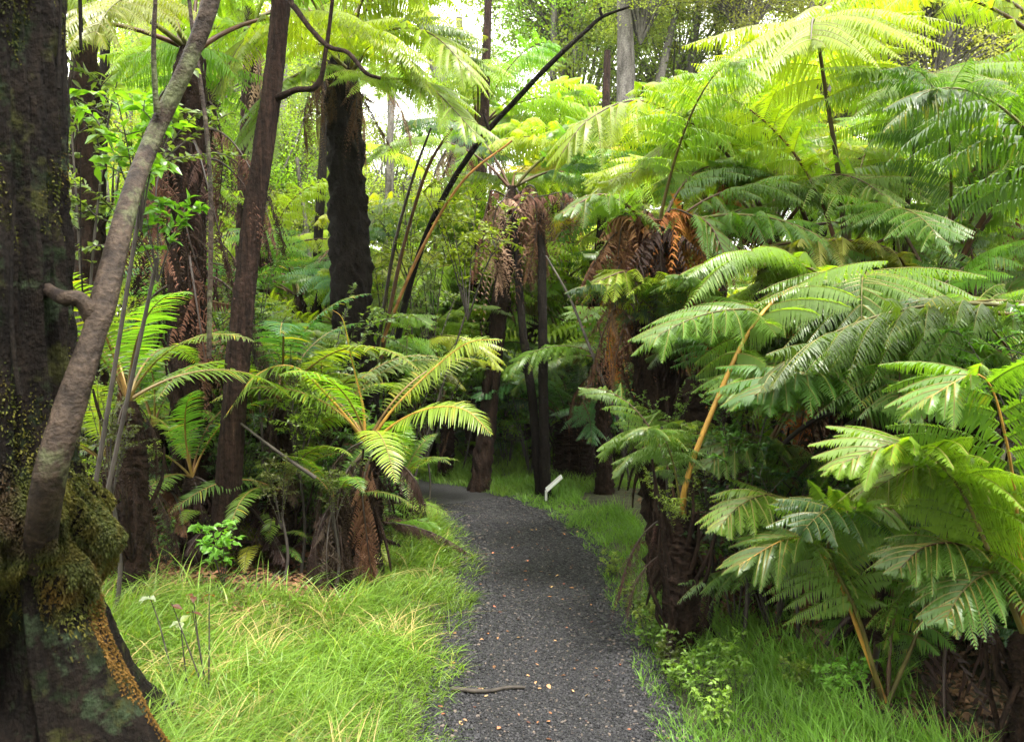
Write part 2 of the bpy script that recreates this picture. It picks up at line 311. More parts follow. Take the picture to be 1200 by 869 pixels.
grass_patch('coarse_grass', 16000, (-3.2, .1, 2.4, 8.5), lambda x, y, d: (d < -.5) & (hn(x, y, 1.9) > .25) & (x > -.95 - 2.4 * (1 - sm(4.6, 5.2, y + .5))), lambda x, y, d: .24 + 0 * x, [M_GRASSD], 'coarse dark green tufts standing out of the left grass', (.4, 1.3))
grass_patch('far_grass', 30000, (-1.9, 2.6, 8.4, 12), lambda x, y, d: (d > .4) & (d < 2.3), lambda x, y, d: .12 + 0 * x, [M_GRASSD], 'bright green grass beyond the bend of the path', (.2, 1.), pw=1)

# ------------------------------------------------------------------ fern fronds
def fcurve(L, e0, e1, p=1.2, sway=0., n=48):
    t = np.linspace(0, 1, n); e = R(e0) + (R(e1) - R(e0)) * t ** p; ds = L / (n - 1)
    x = np.concatenate([[0], np.cumsum(np.cos(e[:-1]) * ds)]); z = np.concatenate([[0], np.cumsum(np.sin(e[:-1]) * ds)])
    return np.stack([x, sway * L * t ** 2, z], 1)
def frond(curve, stipe=.25, npin=24, lp=.55, npl=26, plen=.1, pw=.018, droop=.3, fold=.35, pdroop=.5, seed=0, seg=3, r0=.014, curl=0., fwd=(12, 50), miss=0., simple=False, ptaper=.35, jit=1., rib=True, lift=.12, roll=0.):
    q = np.random.RandomState(seed); P = np.asarray(curve, float); n = len(P)
    s = np.concatenate([[0], np.cumsum(np.linalg.norm(np.diff(P, axis=0), axis=1))]); S = s[-1]; T = nz(np.gradient(P, axis=0))
    hd = P[-1] - P[0]; hd = hd * [1, 1, 0]
    if np.linalg.norm(hd) < .15 * S: hd = (P[n // 2] - P[0]) * [1, 1, 0]
    hd = hd / (np.linalg.norm(hd) + 1e-9)
    B0 = np.cross([0, 0, 1.], hd)
    if roll: B0 = B0 * math.cos(roll) + np.array([0, 0, 1.]) * math.sin(roll)
    B = nz(B0[None] - (T @ B0)[:, None] * T); Nn = np.cross(T, B)
    blade = MB(); stalk = MB()
    tube(stalk, P[::2] if n > 20 else P, np.interp(s[::2] if n > 20 else s, [0, S * stipe, S], [r0 * 1.5, r0, r0 * .12]), 6, 0)
    u = np.linspace(0.0, 1, npin + 1)[:-1]; u = u ** .93
    at = (stipe + (1 - stipe) * u) * S
    ip = lambda Aq, a: np.stack([np.interp(a, s, Aq[:, k]) for k in range(3)], -1)
    prof = np.interp(u, [0, .12, .35, .7, 1], [.45, .8, 1, .72, .06])
    m = 9 if simple else npl; v = np.linspace(.035, 1, m)
    down = np.array([0, 0, -1.])
    for sd in (-1, 1):
        a_ = np.clip(at + q.uniform(-.25, .25, npin) * S * (1 - stipe) / npin * jit, 0, S * .998)
        bp = ip(P, a_); tt = nz(ip(T, a_)); bb = nz(ip(B, a_)); nn = nz(ip(Nn, a_))
        ln = lp * prof * (1 + jit * .1 * q.randn(npin)); fw = R(1) * (np.interp(u, [0, 1], fwd) + jit * 6 * q.randn(npin))
        lf = lift + jit * .1 * q.randn(npin)
        ax = nz(sd * bb * np.cos(fw)[:, None] + tt * np.sin(fw)[:, None] + nn * lf[:, None])
        dr = droop * (1 + jit * .25 * q.randn(npin))
        alive = q.rand(npin) > miss
        if simple:                                       # once-pinnate: each pinna is one narrow blade
            w = np.array([.0, .3, .65, 1.]); wd = np.array([.8, 1., .8, .12]) * pw
            for i in np.where(alive)[0]:
                c = bp[i] + ln[i] * (ax[i] * w[:, None] + down * dr[i] * (w ** 2)[:, None]) + q.randn(3) * .01 * (w ** 2)[:, None] * ln[i]
                wv = tt[i] - (tt[i] @ ax[i]) * ax[i]; wv = wv / np.linalg.norm(wv) + nn[i] * .25 * q.randn() * jit; sc_ = wd * (prof[i] ** .5)
                blade_v = np.stack([c - wv * sc_[:, None] * .5, c + nn[i] * -.12 * sc_[:, None], c + wv * sc_[:, None] * .5], 1)
                k = np.arange(3) * 3; F = np.concatenate([np.stack([k, k + 1, k + 4, k + 3], -1), np.stack([k + 1, k + 2, k + 5, k + 4], -1)])
                blade.add(blade_v, F, 0, q.rand())
            continue
        C_ = bp[:, None] + ln[:, None, None] * (ax[:, None] * v[None, :, None] + down * (dr[:, None] * v ** 2)[..., None] + curl * tt[:, None] * (v ** 2)[None, :, None])
        A_ = nz(np.gradient(C_, axis=1))
        Sv = nz(tt[:, None] - (tt[:, None] * A_).sum(-1, keepdims=True) * A_)
        Nv = np.cross(A_, Sv); sg = np.sign((Nv * nn[:, None]).sum(-1, keepdims=True)); sg[sg == 0] = 1; Nv = Nv * sg
        rp = q.rand(npin)
        if rib:
            wv = .0035 * (1 - v * .8)
            for i in np.where(alive)[0][::1]:
                ii = np.linspace(0, m - 1, 6).astype(int)
                c = C_[i, ii]; wv2 = Sv[i, ii] * (wv[ii] * .9)[:, None]; up2 = Nv[i, ii] * .003
                vv = np.stack([c - wv2 + up2 * .3, c + up2, c + wv2 + up2 * .3], 1); k = np.arange(5) * 3
                blade.add(vv, np.concatenate([np.stack([k, k + 1, k + 4, k + 3], -1), np.stack([k + 1, k + 2, k + 5, k + 4], -1)]), 1)
        pl = plen * np.interp(v, [0, .08, .3, .75, 1], [.6, .95, 1, .6, .12])[None] * (ln / lp)[:, None] ** ptaper * (1 + jit * .08 * q.randn(npin, m))
        w = np.linspace(0, 1, seg + 1); wp = np.interp(w, [0, .3, .7, 1], [.75, 1, .72, .12])
        spc = ln[:, None] / m; pwid = np.maximum(pw * (ln / lp)[:, None] ** ptaper * np.ones((1, m)), 0)
        for qd in (-1, 1):
            sw = R(22) + R(7) * jit * q.randn(npin, m)
            d = nz(qd * Sv * np.cos(sw)[..., None] + A_ * np.sin(sw)[..., None])
            pj = pdroop * (1 + .3 * jit * q.randn(npin, m))
            L_ = pl[:, :, None, None]
            G_ = C_[:, :, None] + L_ * (d[:, :, None] * w[None, None, :, None] - Nv[:, :, None] * fold * w[None, None, :, None] + down * (pj[:, :, None] * w ** 2)[..., None])
            wv = (A_ + Nv * (.25 * qd))[:, :, None] * (pwid[:, :, None] * wp)[..., None] * .5
            VV = np.stack([G_ - wv, G_ + wv], 3)         # npin,m,seg+1,2,3
            ok = alive[:, None] & (q.rand(npin, m) > miss * .5)
            VV = VV[ok]; k = np.arange(seg) * 2; f = np.stack([k, k + 1, k + 3, k + 2], -1)
            rr = np.broadcast_to(rp[:, None], (npin, m))[ok] * .75 + .25 * q.rand(ok.sum())
            blade.add(VV, f[None] + (np.arange(len(VV)) * 2 * (seg + 1))[:, None, None], 0, np.repeat(rr, 2 * (seg + 1)))
    return blade, stalk
def fpair(name, curve, dead=False, **kw):
    b, s = frond(curve, **kw)
    return b.mesh(name + '_blade', [M_DEAD if dead else M_FROND, M_RIB if not dead else M_DEAD]), s.mesh(name + '_stalk', [M_STALK], True)
# libraries (local +X heading)
NEAR = [fpair('frond', fcurve(2.3 * k, e0, e1, p, sw), stipe=.24, npin=17, lp=.6, npl=30, plen=.088, pw=.0135, droop=dr, seed=i, pdroop=pd + .15, fold=.5, miss=.05, jit=1.35)
        for i, (k, e0, e1, p, sw, dr, pd) in enumerate([(1, 62, -38, 1.2, .04, .32, .6), (.95, 50, -48, 1.1, -.06, .4, .5), (1.05, 72, -22, 1.4, .03, .25, .45), (.9, 38, -45, 1., .08, .35, .65), (1, 70, -28, 1.5, -.05, .35, .5), (.85, 25, -50, 1., 0, .4, .55)])]
MID = [fpair('frond', fcurve(2.2 * k, e0, e1, p, sw), stipe=.2, npin=15, lp=.58, npl=19, plen=.1, pw=.021, droop=dr, fold=.5, seed=20 + i, seg=2, rib=False)
       for i, (k, e0, e1, p, sw, dr) in enumerate([(1, 55, -40, 1.2, .05, .35), (.95, 40, -50, 1.1, -.05, .42), (1.05, 70, -25, 1.3, .05, .3), (.9, 25, -45, 1., .05, .35)])]
def merged(name, curve, dead=False, **kw):
    b, s = frond(curve, **kw); off = b.n
    for v, f, m_, a in zip(s.v, s.f, s.m, s.a): b.v.append(v); b.f.append(f + off); b.m.append(m_ + 1); b.a.append(a)
    b.n += s.n
    return b.mesh(name, [M_DEAD if dead else M_FROND, M_RIB if not dead else M_DEAD]), None
FAR = [merged('frond', fcurve(2.2 * k, e0, e1, p, sw), stipe=.15, npin=12, lp=.58, npl=11, plen=.12, pw=.038, droop=dr, fold=.5, seed=40 + i, seg=2, rib=False)
       for i, (k, e0, e1, p, sw, dr) in enumerate([(1, 55, -40, 1.2, .05, .35), (.95, 38, -50, 1.1, -.05, .42), (1.05, 68, -25, 1.3, .05, .3)])]
DEAD = [fpair('dead_frond', fcurve(1.7 * k, e0, e1, p, sw), dead=True, stipe=.1, npin=17, lp=.3, npl=20, plen=.05, pw=.017, droop=2.2, fold=.9, pdroop=.9, seed=60 + i, seg=2, fwd=(20, 65), miss=.22, rib=False, lift=-.2, jit=2.4, curl=.15 * (-1) ** i)
        for i, (k, e0, e1, p, sw) in enumerate([(1, 10, -98, .28, .05), (.9, -20, -95, .25, -.05), (1.1, 30, -94, .33, .1), (.8, -40, -98, .25, 0)])]
SAD = [fpair('blade_frond', fcurve(1.15 * k, e0, e1, p, sw), stipe=.2, npin=44, lp=.17, npl=2, plen=.1, pw=.016, droop=.3, seed=80 + i, simple=True, r0=.008, fwd=(5, 40), jit=.6)
       for i, (k, e0, e1, p, sw) in enumerate([(1, 55, -35, 1.2, .05), (.9, 70, -10, 1.4, -.06), (1., 35, -45, 1., .04)])]
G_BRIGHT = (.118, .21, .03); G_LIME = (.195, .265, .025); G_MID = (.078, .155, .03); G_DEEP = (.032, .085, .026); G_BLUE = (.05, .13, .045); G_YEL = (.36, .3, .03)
BR_RED = (.095, .045, .024); BR_PALE = (.24, .155, .1); BR_DARK = (.03, .017, .011); BR_ORANGE = (.33, .13, .02)
ST_GREEN = (.1, .085, .02); ST_BROWN = (.075, .035, .015); ST_YEL = (.4, .22, .04)
def jc(c, q, a=.18): k = 1 + a * q.randn(); return tuple(max(.004, x * k * (1 + .06 * q.randn())) for x in c)
def put_frond(parent, pair, loc, rot, sc, col, scol=ST_GREEN, name='frond'):
    o = obj(name, pair[0], parent, loc, rot, sc, col)
    if pair[1]: obj('stalk', pair[1], o, col=scol)
    return o
def trunk_mesh(path, r, stubs=24, seed=0, n=30, k=90, material=None, rough=.12, topr=None):
    mb = MB(); st = mb; q = np.random.RandomState(seed); P = spline(path, k); z = np.linspace(0, 1, k)
    tube(mb, P, np.interp(z, [0, .08, .2, .93, 1], [r * 1.35, r * 1.1, r, topr or r * .85, r * .4]), n, rough=rough, seed=seed, bark=.035)
    for i in range(stubs):                               # broken old stalk bases and fibres
        t = q.uniform(.12, .88); j = int(t * (k - 1)); a = q.rand() * 6.28; dr = np.array([math.cos(a), math.sin(a), 0]); L = q.uniform(.12, .5)
        b = P[j] + dr * r * .75; e = b + dr * L * q.uniform(.15, .45) + np.array([0, 0, L * q.choice([1, 1, -.8])])
        tube(st, spline([b, (b + e) / 2 + dr * .03, e], 5), np.linspace(.014, .006, 5), 5)
    return mb.mesh('trunk', [material or M_FTRUNK], True), None
def tree_fern(px, py, d, n, lib, label, r=.1, L=1., pal=(G_BRIGHT, G_MID), dead=0, dcol=(BR_RED,), basepx=None, seed=0, group=None, stub=20, az=(0, 360), scol=(ST_GREEN, ST_BROWN), rock=(-14, 12), material=None, dsc=1., dspread=.25, name='tree_fern', cat='tree fern', dz=0):
    q = np.random.RandomState(1000 + seed); top = W(px, py, d); bx = W(basepx if basepx is not None else px, py, d)[0]; by = d
    bz = gzz(bx, by); root = thing(name, label, cat, (bx, by, bz), group)
    t = top - np.array([bx, by, bz])
    if t[2] > .15:
        mid = t * .5 + np.array([q.uniform(-.05, .05), q.uniform(-.05, .05), 0])
        tm, st = trunk_mesh([(0, 0, -.1), mid, t], r, stub, seed, material=material)
        obj('trunk', tm, root)
        if st: obj('old_stalks', st, root)
    for i in range(n):
        a = R(az[0] + (az[1] - az[0]) * (i + q.uniform(-.35, .35)) / n); v = lib[q.randint(len(lib))]
        put_frond(root, v, tuple(t + np.array([math.cos(a), math.sin(a), 0]) * r * .5), (R(q.uniform(-12, 12)), R(q.uniform(*rock)), a), L * q.uniform(.82, 1.12), jc(pal[q.randint(len(pal))], q), jc(scol[q.randint(len(scol))], q))
    for i in range(dead):
        a = q.rand() * 6.28
        put_frond(root, DEAD[q.randint(len(DEAD))], tuple(t + np.array([math.cos(a), math.sin(a), 0]) * r * .9 + np.array([0, 0, -q.uniform(0, dspread)])), (R(q.uniform(-20, 20)), R(q.uniform(-15, 15)), a), dsc * q.uniform(.7, 1.1), jc(dcol[q.randint(len(dcol))], q, .25), jc(BR_DARK, q), 'dead_frond')
    return root
def hero(root, pts, col, scol=ST_GREEN, dead=False, name='frond', **kw):
    """frond laid along world points given as (px,py,distance)"""
    o0 = np.array(root.location); c = spline([W(*p) for p in pts], 48) - o0
    b, s = frond(c, **kw)
    o = obj(name, b.mesh(name, [M_DEAD if dead else M_FROND, M_RIB if not dead else M_DEAD]), root, col=col)
    obj('stalk', s.mesh('stalk', [M_STALK], True), o, col=scol); return o
#@@SECTION ferns
YB = (G_LIME, G_BRIGHT, G_BRIGHT)
# -- left side
ta = tree_fern(400, 62, 7.2, 11, NEAR, 'tree fern with thick black trunk, pale dead fronds hanging under its yellow-green crown', r=.165, L=.95, pal=YB, dead=14, dcol=(BR_PALE, BR_RED), basepx=425, seed=1, stub=6, material=M_DARKBARK, dsc=.42, dspread=.35)
t = tree_fern(222, 55, 5.4, 9, NEAR, 'tree fern wrapped in a rust-brown skirt of dead fronds beside the leaning grey-brown tree', r=.12, L=.85, pal=(G_BRIGHT, G_LIME), dead=26, dcol=(BR_RED, BR_DARK, BR_RED), seed=2, dsc=.55, dspread=1.5)
t = tree_fern(95, -90, 6.4, 9, NEAR, 'tall tree fern behind the mossy trunk, its fronds filling the top left corner', r=.11, L=1., pal=(G_BRIGHT, G_LIME), dead=2, seed=3, dsc=.5)
t = tree_fern(300, 20, 9.4, 9, MID, 'tree fern with lime fronds behind the slim dark red trunk', r=.06, L=.85, pal=YB, dead=2, dcol=(BR_PALE, BR_RED), seed=4)
t = tree_fern(350, 345, 9.5, 11, MID, 'pale green fern crown seen left of the thick black fern trunk', r=.09, L=.75, pal=(G_BRIGHT, G_BLUE), dead=2, seed=5)
t = tree_fern(500, 330, 10.5, 11, MID, 'bright fern just right of the thick black fern trunk', r=.09, L=.8, pal=(G_BRIGHT, G_LIME), dead=2, seed=6)
t = tree_fern(560, 150, 11.5, 12, MID, 'tall fern crown against the white sky beside the slanting dead branch', r=.1, L=1., pal=(G_LIME, G_BRIGHT), dead=5, dcol=(BR_RED, BR_PALE), seed=7)
te = tree_fern(600, 218, 8.8, 7, MID, 'tree fern with brown dead fronds hanging in a curtain over the twin black stems', r=.09, L=.85, pal=(G_BLUE, G_BRIGHT), dead=12, dcol=(BR_RED,), seed=8, basepx=560, dsc=.55, dspread=.4, az=(-20, 200))
t = tree_fern(672, 492, 9.4, 12, MID, 'low dark green fern on a black stump behind the white marker', r=.22, L=.6, pal=(G_BLUE, G_DEEP), dead=5, dcol=(BR_DARK,), seed=9, dsc=.45)
t = tree_fern(735, 240, 10, 13, MID, 'yellowing fern crown in the middle distance right of the centre stems', r=.1, L=1., pal=(G_LIME, G_YEL, G_BRIGHT), dead=4, dcol=(BR_ORANGE, BR_RED), seed=10)
t = tree_fern(650, 215, 13, 12, FAR, 'distant fern crown below the forked grey trunk', r=.1, L=1.1, pal=(G_LIME, G_BRIGHT), dead=3, seed=11)
# -- right side
ti = tree_fern(765, 272, 5.3, 5, NEAR, 'big tree fern at the path edge with shaggy black trunk and red-brown skirt', r=.15, L=.62, pal=(G_BRIGHT, G_MID), dead=24, dcol=(BR_RED, BR_RED, BR_ORANGE), seed=12, basepx=800, stub=110, dsc=.45, az=(-70, 140), dspread=.5)
t = tree_fern(820, 440, 5.0, 7, NEAR, 'shorter fern trunk leaning beside the shaggy path edge fern', r=.15, L=.45, pal=(G_MID, G_DEEP), dead=8, dcol=(BR_DARK, BR_RED), dspread=.8, seed=13, stub=80, basepx=840, dsc=.45)
tj = tree_fern(905, 275, 6.4, 9, NEAR, 'tree fern arching a long frond left over the brown skirted fern', r=.11, L=.8, pal=(G_BRIGHT, G_LIME), dead=5, dcol=(BR_RED, BR_ORANGE), seed=14)
tk = tree_fern(992, 300, 5.4, 4, NEAR, 'tree fern with one tall upright frond opening like an umbrella at the top', r=.1, L=.7, pal=(G_LIME, G_BRIGHT), dead=4, dcol=(BR_PALE, BR_RED), seed=15)
tl = tree_fern(1060, 310, 5.8, 4, NEAR, 'tree fern with straight brown stalk and dark layered fronds, right of the umbrella fern', r=.1, L=.75, pal=(G_BRIGHT, G_MID), dead=4, dcol=(BR_PALE,), seed=16)
tm_ = tree_fern(1105, 345, 5.2, 6, NEAR, 'tree fern sending two long dark stalks out to the right edge', r=.1, L=.75, pal=(G_BRIGHT, G_MID), dead=3, seed=17)
tn = tree_fern(1030, 455, 4.6, 9, NEAR, 'glossy fern with a fan of dark stalks in the middle of the right bank', r=.16, L=.7, pal=(G_BRIGHT, G_MID, G_MID), dead=5, dcol=(BR_DARK,), seed=18, stub=40)
to = tree_fern(800, 600, 4.2, 3, NEAR, 'fern with one thick yellow stalk rising from the dark undergrowth', r=.08, L=.4, pal=(G_MID,), dead=5, dcol=(BR_DARK,), seed=19, dsc=.3, stub=30)
tp = tree_fern(1200, 740, 3.1, 3, NEAR, 'nearest fern at the right edge with broad lime fronds', r=.07, L=.4, az=(-40, 110), pal=(G_BRIGHT, G_MID), dead=3, dcol=(BR_DARK,), seed=20)
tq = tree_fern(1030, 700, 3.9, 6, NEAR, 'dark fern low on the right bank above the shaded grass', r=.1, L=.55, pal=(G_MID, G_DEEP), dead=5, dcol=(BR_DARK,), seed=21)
tr_ = tree_fern(1270, 90, 5.6, 11, NEAR, 'tall tree fern whose lime fronds enter at the top right corner', r=.11, L=.95, pal=(G_LIME, G_BRIGHT), dead=4, seed=22)
tree_fern(1160, 330, 7.5, 11, MID, 'tree fern between the two long dark stalks and the right edge', r=.1, L=.85, pal=(G_BRIGHT, G_LIME), dead=2, seed=23)
tree_fern(1150, 215, 9, 12, MID, 'tree fern with a pale crown far back on the right', r=.1, L=1., pal=(G_BRIGHT, G_LIME), dead=3, seed=24)
tree_fern(840, 250, 9, 12, MID, 'tree fern with yellow-green crown left behind the umbrella fern', r=.1, L=1., pal=(G_LIME, G_BRIGHT), dead=4, dcol=(BR_RED, BR_ORANGE), seed=25)
tree_fern(960, 240, 9.5, 12, MID, 'bright fern crown directly behind the umbrella fern', r=.1, L=1., pal=(G_LIME, G_BRIGHT), dead=3, seed=26)
tree_fern(1060, 225, 11, 12, MID, 'fern crown in the back row above the layered dark fronds', r=.1, L=1.1, pal=(G_LIME, G_BRIGHT), dead=3, seed=27)
tdk = tree_fern(1130, 470, 4.6, 9, NEAR, 'dark green fern between the glossy fern and the right edge', r=.13, L=.6, pal=(G_MID, G_BRIGHT), dead=4, dcol=(BR_DARK,), seed=28)
tree_fern(890, 520, 4.7, 8, NEAR, 'mid green fern in the undergrowth right of the yellow stalk', r=.13, L=.5, pal=(G_MID, G_BRIGHT), dead=6, dcol=(BR_DARK, BR_RED), seed=29)
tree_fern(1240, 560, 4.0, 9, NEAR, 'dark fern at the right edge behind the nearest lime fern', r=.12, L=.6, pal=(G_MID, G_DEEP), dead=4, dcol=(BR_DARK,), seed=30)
tree_fern(1330, 400, 3.3, 10, NEAR, 'tree fern added half outside the right edge to shade the grass corner', r=.1, L=.7, pal=(G_BRIGHT, G_MID), dead=2, dsc=.4, seed=32)  # added beyond the frame edge so its crown darkens the grass corner
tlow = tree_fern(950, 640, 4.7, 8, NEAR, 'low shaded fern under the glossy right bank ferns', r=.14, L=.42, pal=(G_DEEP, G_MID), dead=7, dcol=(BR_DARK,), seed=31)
for i, (px, py, d, L, pal, lab) in enumerate([(270, 420, 7.0, .6, (G_BRIGHT, G_BLUE), 'low fern between the brown skirted fern and the slim reddish tree'), (385, 440, 7.8, .6, (G_BRIGHT, G_LIME), 'low bright fern at the foot of the thick black fern trunk'), (470, 420, 8.6, .65, (G_LIME, G_BRIGHT), 'low lime fern behind the curled new frond'), (520, 470, 9.6, .6, (G_BRIGHT, G_BLUE), 'low fern left of the bend of the path'), (560, 420, 10.8, .8, (G_BRIGHT,), 'fern in the gap left of the twin black stems'), (310, 300, 11, .9, (G_LIME,), 'sunlit fern crown between the slim reddish tree and black fern trunk'), (670, 380, 11, .8, (G_BRIGHT, G_BLUE), 'fern in the gap right of the twin black stems'), (100, 330, 7.5, .7, (G_BRIGHT,), 'fern glimpsed between the mossy trunk and the leaning tree'), (590, 490, 11.5, .7, (G_BRIGHT, G_BLUE), 'low fern straight behind the bend of the path'), (710, 420, 8.3, .55, (G_MID, G_BRIGHT), 'fern peeping out left of the shaggy fern trunk')]):
    tree_fern(px, py, d, 9, MID, lab, r=.08, L=L, pal=pal, dead=2, dsc=.4, seed=300 + i, stub=6)
HK = dict(npin=15, lp=.55, npl=30, plen=.085, pw=.0145, droop=.45)
for i, p in enumerate([[(412, 85, 7.1), (450, 38, 6.7), (505, 40, 6.4), (560, 95, 6.2)], [(410, 85, 7.1), (440, 92, 6.7), (500, 100, 6.4), (565, 165, 6.2)], [(405, 80, 7.1), (350, 30, 6.7), (290, 45, 6.5), (245, 120, 6.4)], [(412, 80, 7.1), (425, 0, 6.7), (470, -35, 6.5), (550, -15, 6.3)], [(408, 85, 7.1), (370, 80, 6.8), (320, 110, 6.6), (300, 190, 6.5)]]):
    hero(ta, p, G_LIME if i != 4 else G_BRIGHT, ST_GREEN, stipe=.15, seed=140 + i, **HK)
hero(tn, [(1085, 345, 5.0), (1040, 292, 4.95), (950, 282, 4.9), (860, 300, 4.85), (800, 330, 4.8)], (.15, .16, .035), ST_BROWN, stipe=.12, npin=18, lp=.42, npl=30, plen=.08, pw=.013, droop=.4, seed=150)
DK = dict(dead=True, name='dead_frond', stipe=.1, npin=16, lp=.26, npl=18, plen=.045, pw=.014, droop=1.7, fold=.9, pdroop=.9, seg=2, fwd=(20, 60), miss=.06, rib=False, lift=0, r0=.009)
qd_ = np.random.RandomState(88)
for i, p in enumerate([[(765, 300), (742, 262), (708, 268), (688, 330)], [(765, 300), (752, 262), (728, 266), (712, 325)], [(765, 295), (760, 258), (745, 268), (735, 330)], [(768, 295), (785, 258), (812, 262), (826, 305)], [(768, 295), (800, 262), (838, 270), (852, 312)], [(766, 295), (775, 262), (780, 280), (775, 340)]]):
    p = [(a + (j > 0) * qd_.randn() * 9, b + (j > 0) * qd_.randn() * 9) for j, (a, b) in enumerate(p)]
    hero(ti, [(a, b, 5.25 - .15 * (j > 0) - .05 * i * (j > 0)) for j, (a, b) in enumerate(p)], [(.15, .07, .035), (.17, .075, .035), BR_RED, BR_ORANGE, (.26, .1, .025), BR_DARK][i], BR_DARK, seed=400 + i, **dict(DK, lp=.15 + .1 * qd_.rand(), miss=.2 * qd_.rand(), jit=2.2, curl=.25 * qd_.randn()))
for i, p in enumerate([[(602, 235), (580, 230), (562, 248), (557, 325)], [(602, 235), (622, 228), (640, 244), (648, 318)], [(602, 238), (592, 238), (584, 262), (582, 330)], [(602, 238), (615, 236), (622, 262), (620, 325)], [(602, 235), (645, 218), (672, 232), (690, 275)]]):
    p = [(a + (j > 0) * qd_.randn() * 7, b + (j > 0) * qd_.randn() * 8) for j, (a, b) in enumerate(p)]
    hero(te, [(a, b, 8.75 - .2 * (j > 0) - .08 * i * (j > 0)) for j, (a, b) in enumerate(p)], [BR_RED, BR_RED, BR_PALE, BR_RED, BR_RED][i], BR_DARK, seed=420 + i, **dict(DK, lp=.2 + .1 * qd_.rand(), miss=.2, jit=2.2, curl=.25 * qd_.randn()))
hero(ti, [(765, 300, 5.2), (745, 250, 5.0), (705, 228, 4.9), (655, 252, 4.8)], G_MID, ST_BROWN, stipe=.2, npin=13, lp=.3, npl=22, plen=.06, pw=.011, droop=.5, seed=440)
hero(ti, [(770, 300, 5.2), (800, 255, 5.0), (830, 262, 4.9), (850, 300, 4.8)], G_BRIGHT, ST_BROWN, stipe=.2, npin=11, lp=.25, npl=20, plen=.055, pw=.011, droop=.5, seed=441)
hero(tj, [(905, 285, 6.3), (870, 245, 6.1), (848, 215, 6.), (838, 250, 6.)], BR_ORANGE, ST_BROWN, seed=430, **dict(DK, lp=.16))
hero(tj, [(905, 285, 6.3), (880, 262, 6.), (845, 262, 5.9), (800, 290, 5.8)], BR_RED, ST_BROWN, seed=431, **dict(DK, lp=.3))
hero(ti, [(765, 400, 5.1), (758, 345, 5.0), (738, 318, 4.9), (695, 332, 4.8)], G_LIME, ST_BROWN, stipe=.3, npin=9, lp=.3, npl=22, plen=.07, pw=.012, droop=.5, seed=120)
hero(ti, [(765, 400, 5.1), (770, 345, 4.95), (790, 325, 4.8), (830, 335, 4.7)], G_LIME, ST_BROWN, stipe=.3, npin=9, lp=.3, npl=22, plen=.07, pw=.012, droop=.5, seed=121)
hero(tk, [(992, 300, 5.4), (982, 200, 5.35), (968, 110, 5.3), (959, 50, 5.15), (953, 22, 4.8), (950, 50, 4.3)], G_LIME, (.05, .03, .012), stipe=.42, npin=15, lp=.78, npl=44, plen=.1, pw=.014, droop=.4, pdroop=.7, seed=101)
hero(tl, [(1060, 305, 5.7), (1066, 210, 5.6), (1075, 140, 5.5), (1085, 90, 5.2), (1090, 95, 4.7)], G_BRIGHT, (.05, .03, .012), stipe=.42, npin=14, lp=.75, npl=40, plen=.1, pw=.014, droop=.35, pdroop=.7, seed=102)
hero(tm_, [(1098, 335, 5.2), (1120, 250, 5.1), (1160, 170, 4.9), (1215, 115, 4.7), (1300, 90, 4.4)], G_BRIGHT, ST_BROWN, stipe=.55, r0=.016, npin=16, lp=.6, npl=34, plen=.095, pw=.0135, droop=.5, seed=103)
hero(tm_, [(1110, 338, 5.1), (1150, 260, 4.9), (1210, 185, 4.6), (1300, 140, 4.3)], G_MID, ST_BROWN, stipe=.6, r0=.014, npin=14, lp=.5, npl=32, plen=.09, pw=.012, droop=.5, seed=104)
hero(tj, [(905, 272, 6.4), (870, 205, 6.1), (820, 150, 5.9), (750, 118, 5.7), (690, 140, 5.5), (655, 185, 5.4)], G_LIME, ST_BROWN, stipe=.22, npin=16, lp=.62, npl=34, plen=.095, pw=.0135, droop=.6, seed=105)
hero(tj, [(950, 275, 6.3), (925, 205, 6.2), (890, 150, 6.1), (840, 120, 5.9), (790, 135, 5.7)], G_BRIGHT, ST_BROWN, stipe=.3, npin=18, lp=.6, npl=34, plen=.095, pw=.0135, droop=.5, seed=106)
hero(to, [(800, 612, 4.2), (804, 565, 4.1), (832, 488, 4.05), (880, 385, 4.1), (935, 335, 4.2), (1010, 345, 4.3), (1075, 400, 4.4)], G_BRIGHT, ST_YEL, stipe=.42, npin=15, lp=.62, npl=36, plen=.1, pw=.0135, droop=.3, pdroop=.6, seed=107, fwd=(-5, 35), r0=.011)
hero(tn, [(1030, 455, 4.6), (1000, 380, 4.5), (960, 320, 4.5), (880, 300, 4.6), (800, 320, 4.7)], G_BRIGHT, ST_BROWN, stipe=.3, npin=14, lp=.6, npl=32, plen=.09, pw=.012, droop=.35, seed=108)
hero(tn, [(1020, 535, 4.0), (1015, 480, 3.9), (985, 445, 3.8), (930, 440, 3.7), (880, 465, 3.6)], G_MID, ST_GREEN, stipe=.25, npin=18, lp=.45, npl=28, plen=.075, pw=.012, droop=.35, seed=109)
hero(tp, [(1200, 745, 3.1), (1165, 660, 2.95), (1120, 565, 2.9), (1060, 520, 2.85), (980, 545, 2.8)], (.16, .24, .025), ST_GREEN, stipe=.32, npin=24, lp=.42, npl=40, plen=.055, pw=.0085, r0=.008, droop=.35, seed=110)
hero(tp, [(1200, 745, 3.1), (1195, 640, 2.95), (1180, 520, 2.8), (1150, 440, 2.75), (1080, 470, 2.7)], G_BRIGHT, ST_YEL, stipe=.4, npin=16, lp=.45, npl=40, plen=.052, pw=.0085, r0=.007, droop=.35, seed=111)
hero(tq, [(1037, 822, 3.5), (1010, 750, 3.5), (975, 665, 3.5), (930, 630, 3.45), (860, 665, 3.4)], G_MID, ST_YEL, stipe=.4, npin=20, lp=.33, npl=34, plen=.043, pw=.008, droop=.35, seed=112, r0=.008)
